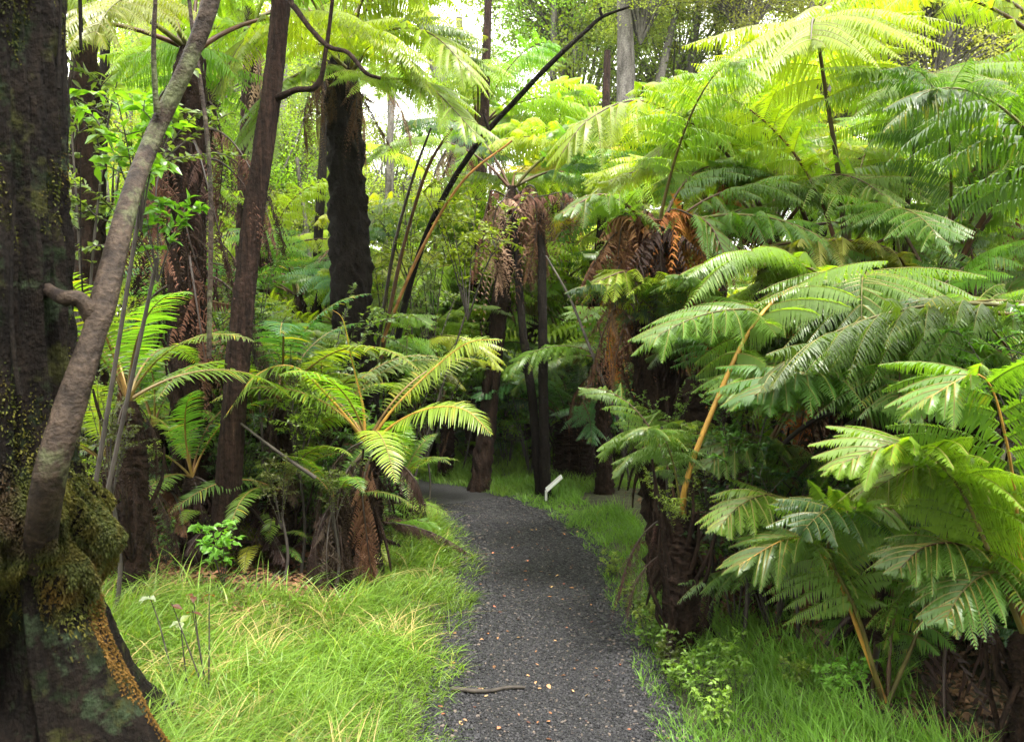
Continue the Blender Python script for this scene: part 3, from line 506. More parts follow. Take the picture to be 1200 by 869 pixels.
hero(tq, [(1035, 825, 3.5), (1005, 720, 3.45), (970, 640, 3.4), (1000, 595, 3.3), (1070, 600, 3.2)], G_BRIGHT, ST_GREEN, stipe=.4, npin=19, lp=.32, npl=34, plen=.043, pw=.008, droop=.35, seed=113, r0=.008)
HR = [
 (0, [(1030, 500, 4.5), (1000, 455, 4.3), (950, 425, 4.2), (890, 430, 4.1), (850, 465, 4.0)], 1, .42), (0, [(1040, 455, 4.5), (1060, 380, 4.4), (1100, 350, 4.3), (1150, 375, 4.2), (1185, 430, 4.1)], 0, .45),
 (0, [(1035, 455, 4.5), (1030, 360, 4.4), (1015, 320, 4.3), (1010, 335, 3.9), (1010, 400, 3.7)], 0, .5), (0, [(1040, 460, 4.4), (1085, 420, 4.1), (1150, 405, 3.9), (1210, 430, 3.8)], 1, .4),
 (1, [(950, 640, 4.5), (930, 560, 4.3), (900, 520, 4.2), (865, 515, 4.1), (830, 545, 4.0)], 2, .35), (1, [(955, 640, 4.4), (985, 560, 4.2), (1030, 520, 4.0), (1080, 530, 3.9), (1110, 570, 3.8)], 1, .38),
 (1, [(950, 645, 4.3), (935, 600, 4.0), (905, 580, 3.8), (870, 590, 3.7), (840, 620, 3.6)], 0, .3), (1, [(960, 640, 4.3), (1000, 590, 4.1), (1050, 570, 3.9), (1110, 590, 3.8)], 0, .33),
 (2, [(1200, 740, 3.15), (1180, 620, 3.2), (1140, 560, 3.1), (1080, 545, 3.0), (1020, 575, 2.95)], 0, .36), (2, [(1205, 740, 3.15), (1170, 680, 3.1), (1130, 640, 3.0), (1085, 640, 2.95), (1050, 670, 2.9)], 2, .28),
 (2, [(1205, 740, 3.2), (1190, 690, 3.0), (1165, 670, 2.9), (1130, 690, 2.85), (1105, 730, 2.8)], 2, .25), (3, [(1040, 822, 3.5), (1045, 740, 3.55), (1060, 690, 3.5), (1100, 680, 3.4), (1140, 710, 3.3)], 2, .26),
 (3, [(1040, 822, 3.5), (1075, 740, 3.6), (1090, 670, 3.6), (1080, 630, 3.5), (1040, 625, 3.4)], 1, .28), (0, [(1035, 455, 4.6), (1000, 400, 4.7), (960, 370, 4.8), (920, 375, 4.8), (890, 410, 4.8)], 1, .4),
 (4, [(1130, 470, 4.6), (1150, 380, 4.7), (1180, 340, 4.7), (1225, 340, 4.6)], 1, .45), (4, [(1130, 470, 4.5), (1120, 420, 4.3), (1150, 390, 4.2), (1205, 400, 4.1)], 0, .42),
 (5, [(905, 275, 6.3), (880, 215, 6.2), (845, 170, 6.1), (800, 160, 6.), (755, 190, 5.9)], 3, .5), (5, [(910, 275, 6.3), (915, 200, 6.3), (900, 130, 6.2), (870, 95, 6.), (840, 110, 5.8)], 3, .5),
 (6, [(1060, 300, 6.3), (1040, 230, 6.2), (1000, 180, 6.), (940, 180, 5.9), (890, 215, 5.8)], 3, .5), (6, [(1065, 300, 6.3), (1100, 230, 6.2), (1150, 190, 6.1), (1200, 210, 6.)], 0, .5),
 (6, [(1060, 300, 6.3), (1090, 190, 6.3), (1120, 120, 6.2), (1160, 80, 6.1), (1210, 90, 6.)], 3, .55)]
for i, (w_, p, c_, lp_) in enumerate(HR):
    hero([tn, tlow, tp, tq, tdk, tj, tl][w_], p, jc([G_BRIGHT, G_MID, G_MID, G_LIME][c_], np.random.RandomState(i), .12), [ST_GREEN, ST_BROWN][i % 2], stipe=.3, npin=19, lp=lp_, npl=int(lp_ / .0125), plen=.03 + lp_ * .075, pw=.009, droop=.4, pdroop=.6, seed=600 + i, r0=.008, seg=2 if i % 2 else 3)
# pale back-row ferns filling the distance
q = np.random.RandomState(5)
for i in range(70):
    d = q.uniform(10.5, 24); px = q.uniform(-150, 1350); py = 395 - (q.uniform(.4, 2.7) - 1.6) * 1000 / d
    tree_fern(px, py, d, 9, FAR, 'distant tree fern among the bright green ferns behind', r=.1, L=q.uniform(.8, 1.2), pal=(G_BRIGHT, G_LIME, G_MID), dead=0, seed=200 + i, group='distant tree ferns', stub=0)
# blade ferns (once pinnate) at the left
def blade_fern(base, n, L, label, seed, pal=(G_BRIGHT,), dead=3, h=.3, dsc=.3, az=(0, 360)):
    q = np.random.RandomState(seed); b = W(*base); z0 = gzz(b[0], b[1]); root = thing('blade_fern', label, 'fern', (b[0], b[1], z0)); t = np.array([0, 0, b[2] - z0])
    tm, st = trunk_mesh([(0, 0, -.1), t * .5 + [.02, .02, 0], t], .07, 10, seed); obj('trunk', tm, root)
    for i in range(n):
        a = R(az[0] + (az[1] - az[0]) * (i + q.uniform(-.3, .3)) / n)
        put_frond(root, SAD[q.randint(3)], tuple(t), (R(q.uniform(-15, 15)), R(q.uniform(-15, 15)), a), L * q.uniform(.8, 1.15), jc(pal[q.randint(len(pal))], q), jc((.2, .13, .035), q))
    for i in range(dead):
        a = q.rand() * 6.28
        put_frond(root, DEAD[q.randint(4)], tuple(t), (0, R(q.uniform(-10, 15)), a), dsc * q.uniform(.7, 1.1), jc(BR_DARK, q, .3), jc(BR_DARK, q), 'dead_frond')
    return root
bf = blade_fern((430, 520, 5.3), 7, .9, 'blade fern with orange stalks and a curled new frond on the left bank', 1, (G_LIME, G_BRIGHT), 12, dsc=.42, az=(40, 320))
kw = dict(stipe=.25, npin=46, npl=2, simple=True, r0=.009, fwd=(5, 40), jit=.5, pw=.016)
hero(bf, [(432, 520, 5.3), (460, 480, 5.3), (505, 435, 5.3), (548, 402, 5.2), (590, 398, 5.1)], G_LIME, ST_YEL, lp=.2, droop=.4, seed=1, roll=.5, **kw)
hero(bf, [(434, 522, 5.3), (465, 495, 5.2), (505, 478, 5.1), (545, 480, 5.0), (577, 510, 4.9)], G_LIME, ST_YEL, lp=.18, droop=.4, seed=2, roll=.4, **kw)
hero(bf, [(430, 520, 5.3), (390, 470, 5.2), (345, 430, 5.1), (300, 440, 5.0), (262, 490, 4.9)], G_BRIGHT, ST_YEL, lp=.2, droop=.4, seed=3, **kw)
hero(bf, [(428, 520, 5.3), (425, 475, 5.3), (412, 420, 5.3), (402, 375, 5.25), (388, 362, 5.2)], G_MID, ST_YEL, lp=.035, droop=.2, seed=4, **dict(kw, pw=.012))
hero(bf, [(430, 530, 5.2), (405, 555, 5.), (395, 610, 4.95), (412, 690, 4.95)], BR_DARK, BR_DARK, seed=432, **dict(DK, lp=.11, plen=.035, pw=.009))
hero(bf, [(435, 530, 5.2), (425, 570, 4.98), (430, 630, 4.95), (438, 690, 4.95)], BR_RED, BR_DARK, seed=433, **dict(DK, lp=.1, plen=.035, pw=.009))
hero(bf, [(438, 525, 5.3), (465, 540, 5.2), (485, 560, 5.1), (497, 590, 5.1)], BR_DARK, BR_DARK, seed=434, **dict(DK, lp=.1, plen=.035, pw=.009))
blade_fern((150, 470, 4.3), 8, .85, 'blade fern left of the dark slim trunk with a frond reaching right', 2, (G_MID, G_BRIGHT), 5)
blade_fern((330, 470, 5.6), 9, 1., 'pale green blade fern just right of the dark slim trunk', 3, (G_BRIGHT, G_BLUE), 4)
blade_fern((215, 330, 6.5), 7, .8, 'deep green blade fern behind the brown skirted tree fern', 4, (G_DEEP, G_BLUE), 3)
blade_fern((385, 500, 6.2), 10, 1.15, 'largest pale blade fern, behind the curled new frond', 6, (G_BRIGHT, (.15, .22, .08)), 3)
blade_fern((300, 500, 6.0), 9, .95, 'pale blade fern behind the grey stick on the left bank', 7, (G_BRIGHT, (.15, .22, .08)), 3)
blade_fern((255, 400, 6.3), 8, .9, 'blade fern between the two slim trunks on the left', 8, (G_MID, G_BLUE), 3)
for i, (p_, n_, L_, lab) in enumerate([((225, 560, 5.15), 8, .75, 'blade fern over brown litter right at the foot of the slim reddish trunk'), ((325, 575, 5.3), 8, .7, 'blade fern in front of the grey stick, left of the curled new frond'), ((120, 540, 4.7), 7, .65, 'shaded blade fern low beside the mossy trunk'), ((180, 500, 5.6), 8, .8, 'blade fern between the mossy tree and the slim reddish trunk'), ((395, 590, 5.05), 6, .5, 'small blade fern hugging the stump below the curled new frond'), ((470, 570, 6.6), 8, .6, 'blade fern at the corner where the path bends')]):
    blade_fern(p_, n_, L_, lab, 30 + i, (G_BRIGHT, G_MID), 7, dsc=.38)
blade_fern((15, 540, 2.75), 4, .3, 'small fern growing on the mossy trunk', 5, (G_MID,), 0)
# fallen dead fronds lying on the bank and under the ferns
q = np.random.RandomState(77)
FLAT = [fpair('fallen_frond', fcurve(1.1 * k, 18, -30, 1, sw), dead=True, stipe=.15, npin=20, lp=.2, npl=14, plen=.04, pw=.013, droop=.7, fold=.9, pdroop=.7, seed=160 + i, seg=2, fwd=(30, 60), miss=.08, rib=False) for i, (k, sw) in enumerate([(1, .1), (.8, -.15), (1.2, .05)])]
def dfrond(x, y, i, s, group, lab, z=.06, pitch=None):
    v = FLAT[i % 3]; o = obj('fallen_frond', v[0], None, (x, y, gzz(x, y) + z), (R(q.uniform(-25, 25)), R(q.uniform(-5, 22) if pitch is None else pitch), q.rand() * 6.28), s, jc([BR_DARK, BR_DARK, BR_RED, BR_PALE][q.randint(4)], q, .3)); tag(o, lab, 'fallen frond', group); obj('stalk', v[1], o, col=jc(BR_DARK, q))
for i in range(110):
    dfrond(q.uniform(-3.2, -1.0), 5.25 + 2.2 * q.rand() ** 1.5, i, q.uniform(.4, .85), 'fallen fronds on the left bank', 'dry brown frond fallen on the shady left bank', z=q.uniform(.02, .3))
for i in range(45):
    y = q.uniform(3.9, 6.2); dfrond(q.uniform(1.35, 1.7 + .3 * y), y, i, q.uniform(.4, .8), 'fallen fronds under the right ferns', 'dark dead frond lying under the ferns on the right', z=q.uniform(.02, .3))
#@@SECTION trees
# ------------------------------------------------------------------ big mossy tree
def mossy_tree():
    b = W(-12, 869, 2.62); bx, by = b[0], b[1]; z0 = gzz(bx, by)
    root = thing('mossy_tree', 'huge moss-covered tree trunk with flared hollow base at the left edge', 'tree', (bx, by, z0))
    nz_, na = 420, 260; z = np.linspace(-.2, 5.2, nz_)[:, None]; th = np.linspace(0, 2 * np.pi, na, endpoint=False)[None]
    q = np.random.RandomState(2)
    flare = .42 * np.exp(-np.maximum(z, 0) / .42)
    lobes = .5 + .5 * np.cos(th * 5 + .6 + .4 * z)
    r = .235 + flare * (.35 + .8 * lobes) + .05 * np.exp(-((z - .8) / .15) ** 2) * (1 + .35 * np.cos(th * 3 + 1) + .25 * np.cos(th * 7))
    for k, a in ((9, .011), (17, .010), (31, .007), (53, .004)):
        ph = q.rand(4) * 6; r = r + a * np.sin(th * k + ph[0] + 1.2 * np.sin(z * (1.1 + k * .05) + ph[1]) + .6 * np.sin(z * 5.3 + ph[2])) * (1 + .5 * np.sin(z * 3.1 + ph[3]))
    r = r + .03 * np.exp(-((z - .8) / .16) ** 2) * (np.sin(th * 13 + 3 * np.sin(z * 9)) + np.sin(z * 26 + 4 * np.sin(th * 5)) + .6 * np.sin(th * 29 + z * 31)) + .012 * hn(th * 6, z * 6, 1.2)
    nn = q.randn(nz_, na); nn = (nn + np.roll(nn, 1, 0) + np.roll(nn, 2, 0) + np.roll(nn, 1, 1) * .7) / 3.; r = r + .004 * nn
    hol = 1.3 * np.exp(-(((z - .46) / .22) ** 2) ** 1.5) * np.exp(-((((th - 5.45 + np.pi) % (2 * np.pi) - np.pi) / .26) ** 2) ** 1.5); r = r - .3 * hol
    x = r * np.cos(th) ; y = r * np.sin(th); V = np.stack([x, y, z * np.ones_like(th)], -1)
    i = np.arange(nz_ - 1)[:, None] * na; j = np.arange(na)[None]; j2 = (j + 1) % na
    mb = MB(); mb.add(V, np.stack([i + j, i + j2, i + na + j2, i + na + j], -1)); obj('trunk', mb.mesh('trunk', [M_MOSSBARK], True), root)
    # moss tufts on the front
    def tufts(n, zf, af, ln, dens):
        zi = np.clip(zf(n), -.1, 5).ravel(); ai = af(n); zz = ((zi + .2) / 5.4 * (nz_ - 1)).astype(int); aa = ((ai % 6.2832) / 6.2832 * na).astype(int) % na
        nm = hn(ai * 2.2, zi * 3, 1.6) + .35 * hn(ai * 7, zi * 9, 1.1) ; ok = nm > dens; zz, aa = zz[ok], aa[ok]; nm = nm[ok]
        p = V[zz, aa]; nr = nz(p * [1, 1, 0]) ; m = len(p); d = nz(nr + q.randn(m, 3) * .9 + np.array([0, 0, .1])); L = ln * (.4 + q.rand(m)) * (1 + .8 * np.clip(nm - dens, 0, 1))
        s = nz(np.cross(d, q.randn(m, 3))); w = .0025
        a0 = p - nr * .004; a1 = a0 + d * L[:, None] * .55; a2 = a0 + d * L[:, None] + np.array([0, 0, -1]) * (L * .35)[:, None]
        VV = np.stack([a0 - s * w, a0 + s * w, a1 - s * w * 1.3, a1 + s * w * 1.3, a2 - s * w * .2, a2 + s * w * .2], 1)
        f = np.array([[0, 1, 3, 2], [2, 3, 5, 4]]); mo = MB(); mo.add(VV, f[None] + np.arange(m)[:, None, None] * 6, 0, np.repeat(np.clip(.45 + .4 * nm + .25 * q.randn(m), 0, 1), 6)); return mo
    front = lambda n: q.uniform(3.6, 6.9, n)
    obj('moss', tufts(70000, lambda n: q.uniform(.95, 4.5, n), front, .007, .2).mesh('moss', [M_MOSS]), root)
    obj('moss_cushion', tufts(220000, lambda n: .79 + .09 * q.randn(n), front, .008, -1.6).mesh('moss_cushion', [M_MOSS]), root)
    o = obj('moss', tufts(60000, lambda n: q.uniform(0, .8, n), lambda n: q.uniform(6.1, 6.9, n), .007, -.35).mesh('moss', [leafmat('orange_moss', (.11, .055, .012), tr=.2, rough=.8, spec=.2, var=1.1)]), root); o['label'] = 'orange-brown moss on the root flare'
    # peeling bark strips and hanging rootlets
    st = MB()
    for k in range(34):
        a = q.uniform(3.8, 6.8); z1 = q.uniform(1.5, 4.4); L = q.uniform(.2, .6); n = 8; zz = np.linspace(z1, z1 - L, n); rr = np.interp(zz, [-.2, .4, .9, 1.3, 5], [.62, .48, .4, .29, .26]) + .015
        ph = q.rand() * 6; aa = a + .06 * np.sin(zz * 5 + ph); tube(st, np.stack([rr * np.cos(aa), rr * np.sin(aa), zz], 1), np.linspace(.002, .005, n) * q.uniform(.6, 1.8), 5)
    obj('bark_strips', st.mesh('bark_strips', [M_DARKBARK], True), root)
    rt = MB()
    for k in range(2):
        a = 5.75 + k * .5; p0 = np.array([math.cos(a) * .22, math.sin(a) * .22, .75]); tube(rt, spline([p0, p0 * [1.25, 1.25, .6], p0 * [1.6, 1.6, .2], p0 * [2.0, 2.0, -.1]], 60), np.linspace(.03, .055, 60) * q.uniform(.6, 1.1), 30, rough=.01, seed=k, bark=.06)
    obj('root', rt.mesh('root', [M_MOSSBARK], True), root)
mossy_tree()
def pole_tree(name, pts, rad, label, m, branches=(), n=14, k=60, cat='tree', rough=.05, group=None, seed=0, bark=0.):
    P = spline([W(*p) for p in pts], k); b = P[0].copy(); root = thing(name, label, cat, tuple(b), group)
    mb = MB(); tube(mb, P - b, np.interp(np.linspace(0, 1, k), np.linspace(0, 1, len(rad)), rad), n, rough=rough, seed=seed, bark=bark); obj('trunk', mb.mesh('trunk', [m], True), root)
    for i, (bp, br) in enumerate(branches):
        mb = MB(); Q = spline([W(*p) for p in bp], 24) - b; tube(mb, Q, np.linspace(br[0], br[1], 24), 8, rough=.07, seed=i); obj('branch', mb.mesh('branch', [m], True), root)
    return root
pole_tree('leaning_tree', [(44, 660, 2.5), (58, 560, 2.32), (84, 470, 2.36), (110, 392, 2.45), (122, 350, 2.52), (150, 240, 2.75), (180, 160, 3.), (222, 70, 3.05), (250, -10, 3.1), (268, -120, 3.2)], [.045, .043, .041, .033, .038, .031, .03, .028, .031, .029],
          'leaning tree with smooth mottled grey-brown bark crossing in front of the mossy trunk', M_SMOOTHBARK,
          [([(112, 378, 2.48), (95, 352, 2.45), (72, 348, 2.46), (48, 335, 2.62)], (.028, .018)), ([(184, 132, 2.98), (180, 60, 2.95), (184, -40, 2.95)], (.011, .006)), ([(245, 420, 4.), (246, 200, 4.), (225, 30, 4.1), (215, -60, 4.1)], (.012, .008))], k=220, n=36, rough=.012, bark=.02)
pole_tree('slim_tree', [(262, 640, 5.0), (268, 560, 5.0), (280, 410, 5.0), (296, 260, 5.05), (318, 110, 5.1), (332, -30, 5.15), (338, -160, 5.2)], [.085, .074, .066, .06, .056, .052, .05],
          'slim dark reddish trunk standing straight, second from the mossy tree', M_REDBARK,
          [([(318, 118, 5.1), (345, 106, 5.), (372, 100, 5.), (382, 60, 5.), (392, -20, 5.)], (.022, .01)), ([(345, 8, 5.), (365, 35, 4.95), (385, 55, 4.9), (408, 62, 4.85), (428, 85, 4.8), (446, 92, 4.8)], (.016, .01)), ([(340, -30, 5.1), (340, 0, 5.05), (346, 10, 5.)], (.02, .016))], k=320, n=48, rough=.01, bark=.055)
pole_tree('dead_branch', [(452, 520, 8.), (462, 420, 7.9), (484, 320, 7.7), (518, 235, 7.4), (560, 168, 7.2), (604, 118, 7.), (650, 70, 6.8), (685, 38, 6.75), (706, 20, 6.7), (738, 8, 6.6)], [.034, .031, .028, .026, .024, .022, .02, .017, .013, .008],
          'long bare dead branch slanting up to the right against the sky', M_DARKBARK, [([(573, 152, 7.1), (568, 138, 7.1), (566, 128, 7.1)], (.014, .004)), ([(706, 20, 6.7), (703, 12, 6.7), (705, 9, 6.7)], (.014, .008))], cat='dead branch', k=70)
pole_tree('twin_stem_tree', [(640, 580, 8.3), (637, 480, 8.3), (636, 380, 8.3), (634, 250, 8.4)], [.055, .05, .045, .04], 'straight black stem of the centre pair, the one on the right', M_DARKBARK, cat='tree stem', group=None)
pole_tree('twin_stem_tree', [(633, 578, 8.4), (624, 470, 8.4), (612, 380, 8.4), (603, 250, 8.5)], [.05, .045, .04, .035], 'bent black stem of the centre pair, the one on the left', M_DARKBARK, cat='tree stem')
for i, (a, r, lab) in enumerate([([(446, 420, 7.4), (470, 300, 7.3), (500, 200, 7.1), (530, 150, 7.)], .02, 'brown bare stalk rising right of the black fern trunk, the upper one'), ([(442, 410, 7.5), (462, 290, 7.4), (485, 205, 7.3), (505, 150, 7.2)], .018, 'dark bare stalk close beside the black fern trunk'), ([(448, 400, 7.3), (490, 300, 7.1), (540, 215, 6.9), (600, 165, 6.8)], .016, 'orange bare stalk curving right from the black fern trunk'), ([(735, 520, 5.9), (700, 430, 6.), (668, 350, 6.2), (640, 300, 6.4)], .014, 'thin grey dead stick leaning left of the shaggy fern trunk'), ([(806, 640, 4.6), (795, 560, 4.6), (775, 500, 4.7)], .016, 'short broken stick standing at the foot of the shaggy fern trunk'), ([(370, 560, 4.9), (320, 525, 4.9), (262, 480, 5.)], .012, 'grey stick lying across the left undergrowth'), ([(1190, 330, 5.), (1150, 380, 5.)], .014, 'short broken brown stalk at the right edge'), ([(930, 560, 4.1), (990, 500, 4.2), (1040, 470, 4.3)], .012, 'dark stick poking out of the ferns right of the yellow stalk')]):
    P = spline([W(*p) for p in a], 20); b = P[0].copy(); mb = MB(); tube(mb, P - b, np.linspace(r, r * .5, 20), 7, rough=.05, seed=i)
    tag(obj('dry_stick', mb.mesh('dry_stick', [[M_STALK, M_TWIG][i in (3, 4, 5)]], True), loc=tuple(b), col=[ST_BROWN, (.03, .02, .012), (.35, .16, .05)][i % 3]), lab, 'stick')
for i, (px, d, r, top, lab) in enumerate([(375, 11, .07, 150, 'dim brown trunk just left of the black fern trunk'), (285, 9, .06, 60, 'dim trunk half hidden by the slim reddish tree'), (205, 8, .05, 100, 'thin dark trunk behind the brown fern skirt'), (560, 10, .08, 200, 'dark fern-like trunk under the brown curtain'), (120, 7, .05, 0, 'thin trunk deep in shade beside the mossy tree'), (700, 10, .07, 260, 'dark trunk behind the path edge fern'), (330, 13, .07, 0, 'pale far trunk right of the slim reddish tree'), (455, 13, .06, 100, 'pale far trunk right of the black fern trunk')]):
    pole_tree('understory_tree', [(px + 4, 600 - 100 * (d > 9), d), (px - 4, 350, d), (px + 5, top, d + .3), (px + 12, top - 200, d + .6)], [r, r * .9, r * .8, r * .6], lab, [M_DARKBARK, M_REDBARK, M_GREYBARK][(i % 2) if i < 6 else 2], seed=i)

# ------------------------------------------------------------------ leafy plants
def leaf_quads(p, d, nrm, L, w, mb, rnd, bend=.25):
    """folded pointed leaves: p,d,nrm (n,3)"""
    n = len(p); s = nz(np.cross(d, nrm)); L = np.broadcast_to(L, (n,))[:, None]; w = np.broadcast_to(w, (n,))[:, None]
    t0, t1, t2 = p, p + d * L * .5 - nrm * L * bend * .15, p + d * L - nrm * L * bend
    up = nrm * w * .22
    V = np.stack([t0, p + d * L * .28 + s * w * .8 + up, t1 * 1., p + d * L * .28 - s * w * .8 + up, t1 + s * w + up, t1 - s * w + up, t2], 1)
    F = np.array([[0, 1, 4, 2], [0, 2, 5, 3], [2, 4, 6, 6], [2, 6, 6, 5]])
    F = np.array([[0, 1, 4, 2], [0, 2, 5, 3], [4, 6, 6, 2], [2, 6, 6, 5]])
    mb.add(V, F[None] + np.arange(n)[:, None, None] * 7, 0, np.repeat(rnd, 7))
def shrub_mesh(seed, H=1.2, spread=.6, nst=9, leaf=.05, wid=.012, per=26, whorl=False, bare=.25):
    q = np.random.RandomState(seed); lf = MB(); st = MB()
    for i in range(nst):
        a = q.rand() * 6.28; sp = spread * q.uniform(.3, 1); h = H * q.uniform(.6, 1)
        P = spline([(0, 0, 0), (math.cos(a) * sp * .35, math.sin(a) * sp * .35, h * .45), (math.cos(a) * sp * .8, math.sin(a) * sp * .8, h * .85), (math.cos(a) * sp * 1.1, math.sin(a) * sp * 1.1, h)], 24)
        tube(st, P, np.linspace(.007, .002, 24), 5)
        tw = [P]
        for b in range(4):
            j = q.randint(8, 20); dd = nz(q.randn(3) * [1, 1, .4] + [0, 0, .5]) * q.uniform(.12, .32) * H; Q = spline([P[j], P[j] + dd * .5 + [0, 0, .02], P[j] + dd], 12); tube(st, Q, np.linspace(.004, .0015, 12), 4); tw.append(Q)
        for Q in tw:
            m = per; t = bare + (1 - bare) * (np.arange(m) + q.rand(m)) / m; T = nz(np.gradient(Q, axis=0)); jj = (t * (len(Q) - 1)).astype(int)
            p = Q[jj]; dirn = nz(q.randn(m, 3) * [1, 1, .5] + T[jj] * .7); up = nz(np.array([0, 0, 1.]) + .45 * q.randn(m, 3)); up = nz(up - (up * dirn).sum(-1, keepdims=True) * dirn)
            leaf_quads(p, dirn, up, leaf * q.uniform(.6, 1.15, m), wid * q.uniform(.8, 1.2, m), lf, q.rand(m))
    return lf.mesh('leaves', [M_LEAF]), st.mesh('stems', [M_TWIG], True)
SH_SMALL = [shrub_mesh(i, 1.2, .5, 9, .04, .011) for i in range(3)]
SH_POINT = [shrub_mesh(10 + i, 1.2, .6, 8, .065, .011, per=22) for i in range(3)]
SH_BROAD = [shrub_mesh(20 + i, .9, .35, 6, .11, .028, per=7, bare=.35) for i in range(3)]
def shrub(lib, px, py, d, sc, col, label, seed, group=None, top=False, name='shrub', cat='shrub', rx=None):
    """px,py: where the plant is rooted (or its foot hidden in the undergrowth)"""
    q = np.random.RandomState(seed); p = W(px, py, d); off = 0. if rx is None else W(rx, py, d)[0] - p[0]; z0 = gzz(p[0] + off, p[1])
    root = thing(name, label, cat, (p[0] + off, p[1], z0), group); v = lib[seed % len(lib)]; rz = q.rand() * 6.28
    h = p[2] - z0
    if h > .12:
        mb = MB(); tube(mb, spline([(0, 0, -.05), (-off * .4 + .03, .02, h * .5), (-off, 0, h + .1)], 14), np.linspace(.012, .008, 14), 6); obj('main_stem', mb.mesh('main_stem', [M_TWIG], True), root)
    lo = (-off, 0, max(h, 0)); obj('leaves', v[0], root, lo, (0, 0, rz), sc, jc(col, q)); obj('stems', v[1], root, lo, (0, 0, rz), sc); return root
L_YG = (.16, .24, .03); L_G = (.07, .15, .025); L_DK = (.03, .08, .018); L_OL = (.09, .11, .03); L_PALE = (.14, .2, .08)
shrub(SH_POINT, 548, 375, 7.1, 1., L_YG, 'yellow-green shrub with pointed leaves in front of the centre brown curtain', 1, rx=470)
shrub(SH_POINT, 480, 330, 8.2, .8, L_YG, 'small bright shrub in front of the dead slanting branch', 2)
shrub(SH_SMALL, 100, 420, 4.4, 1.3, L_PALE, 'pale small-leaved shrub just right of the mossy trunk', 3, rx=60)
shrub(SH_BROAD, 165, 270, 3.5, .62, (.085, .18, .02), 'sapling with broad glossy green leaves behind the leaning tree', 4, rx=60, name='sapling', cat='sapling')
shrub(SH_BROAD, 185, 330, 3.6, .5, (.085, .18, .02), 'sapling with broad glossy leaves close to the lower leaning tree', 5, rx=70, name='sapling', cat='sapling')
shrub(SH_BROAD, 262, 690, 4.6, .42, (.1, .22, .03), 'light green seedling at the top of the grassy bank', 6, name='sapling', cat='sapling')
shrub(SH_BROAD, 195, 660, 4.9, .3, (.06, .15, .03), 'small dark green seedling near the leaf litter', 7, name='sapling', cat='sapling')
shrub(SH_SMALL, 130, 590, 4.0, .45, L_OL, 'small-leaved shrub at the foot of the leaning tree', 8)
shrub(SH_POINT, 390, 620, 4.9, .35, L_YG, 'small leafy plant above the hanging dead fronds on the bank', 9)
shrub(SH_POINT, 330, 620, 5.0, .4, L_OL, 'olive plant in the undergrowth right of the slim tree foot', 10)
shrub(SH_SMALL, 340, 500, 5.4, .5, L_OL, 'reddish-tipped shrub amid the pale blade ferns', 11)
shrub(SH_POINT, 500, 540, 7.5, .9, L_G, 'green shrub right of the blade fern fronds', 12)
shrub(SH_POINT, 590, 560, 10.3, .7, L_G, 'leafy clump at the bend of the path', 13)
shrub(SH_SMALL, 870, 640, 4.1, .7, L_G, 'small leafy shrub raised behind the yellow stalk', 14)
shrub(SH_POINT, 830, 610, 4.3, .5, L_YG, 'bright pointed plant between the fern trunks and the yellow stalk', 15)
shrub(SH_POINT, 862, 770, 4.25, .75, L_G, 'leafy green shrub at the foot of the yellow stalk', 21)
shrub(SH_SMALL, 905, 780, 4.2, .8, L_DK, 'dark small-leaved shrub on the right of the yellow stalk', 22)
shrub(SH_POINT, 792, 640, 4.17, .32, L_YG, 'bright sprig growing where the yellow stalk leaves its trunk', 23, rx=800)
for i, (px, py, d, sc_, col, rx_, lab) in enumerate([(480, 520, 7.6, .9, L_YG, 455, 'bright shrub left of the bend, under the lime blade frond'), (505, 440, 8.3, 1.1, L_PALE, 470, 'pale shrub between the blade fern and the twin black stems'), (560, 470, 9.9, 1.3, L_YG, 540, 'yellow-green shrub behind the bend, left of the twin stems'), (585, 400, 10.6, 1.5, L_PALE, 570, 'tall pale shrub straight behind the bend'), (690, 440, 10.2, 1.3, L_YG, 690, 'bright shrub behind the white marker'), (450, 420, 7.9, 1., L_YG, 440, 'bright shrub at the base of the bare brown stalks'), (660, 360, 11.5, 1.6, L_YG, 660, 'bright leafy shrub seen above the low dark fern'), (730, 540, 8.6, .7, L_G, 735, 'leafy plant right of the white marker'), (120, 640, 4.7, .5, L_YG, 120, 'bright weed behind the mossy trunk foot'), (350, 560, 5.2, .55, L_YG, 350, 'bright sprig in the dead fronds of the left bank'), (300, 430, 5.5, .6, L_G, 300, 'green shrub against the slim reddish trunk')]):
    shrub([SH_POINT, SH_SMALL][i % 3 == 1], px, py, d, sc_, col, lab, 40 + i, rx=rx_)
shrub(SH_SMALL, 780, 560, 5.0, .5, L_G, 'small dark shrub clinging before the shaggy fern trunk', 16)
shrub(SH_POINT, 930, 700, 4.0, .6, L_DK, 'dark shrub beneath the right bank ferns', 17)
shrub(SH_POINT, 1210, 560, 3.2, .55, L_G, 'small-leaved shrub at the right edge below the lime fern', 18)
shrub(SH_SMALL, 60, 640, 3.4, .4, L_DK, 'dark plant sprouting behind the mossy cushion', 19)
shrub(SH_POINT, 60, 250, 4.8, 1.0, L_PALE, 'pale shrub behind the mossy trunk', 20)
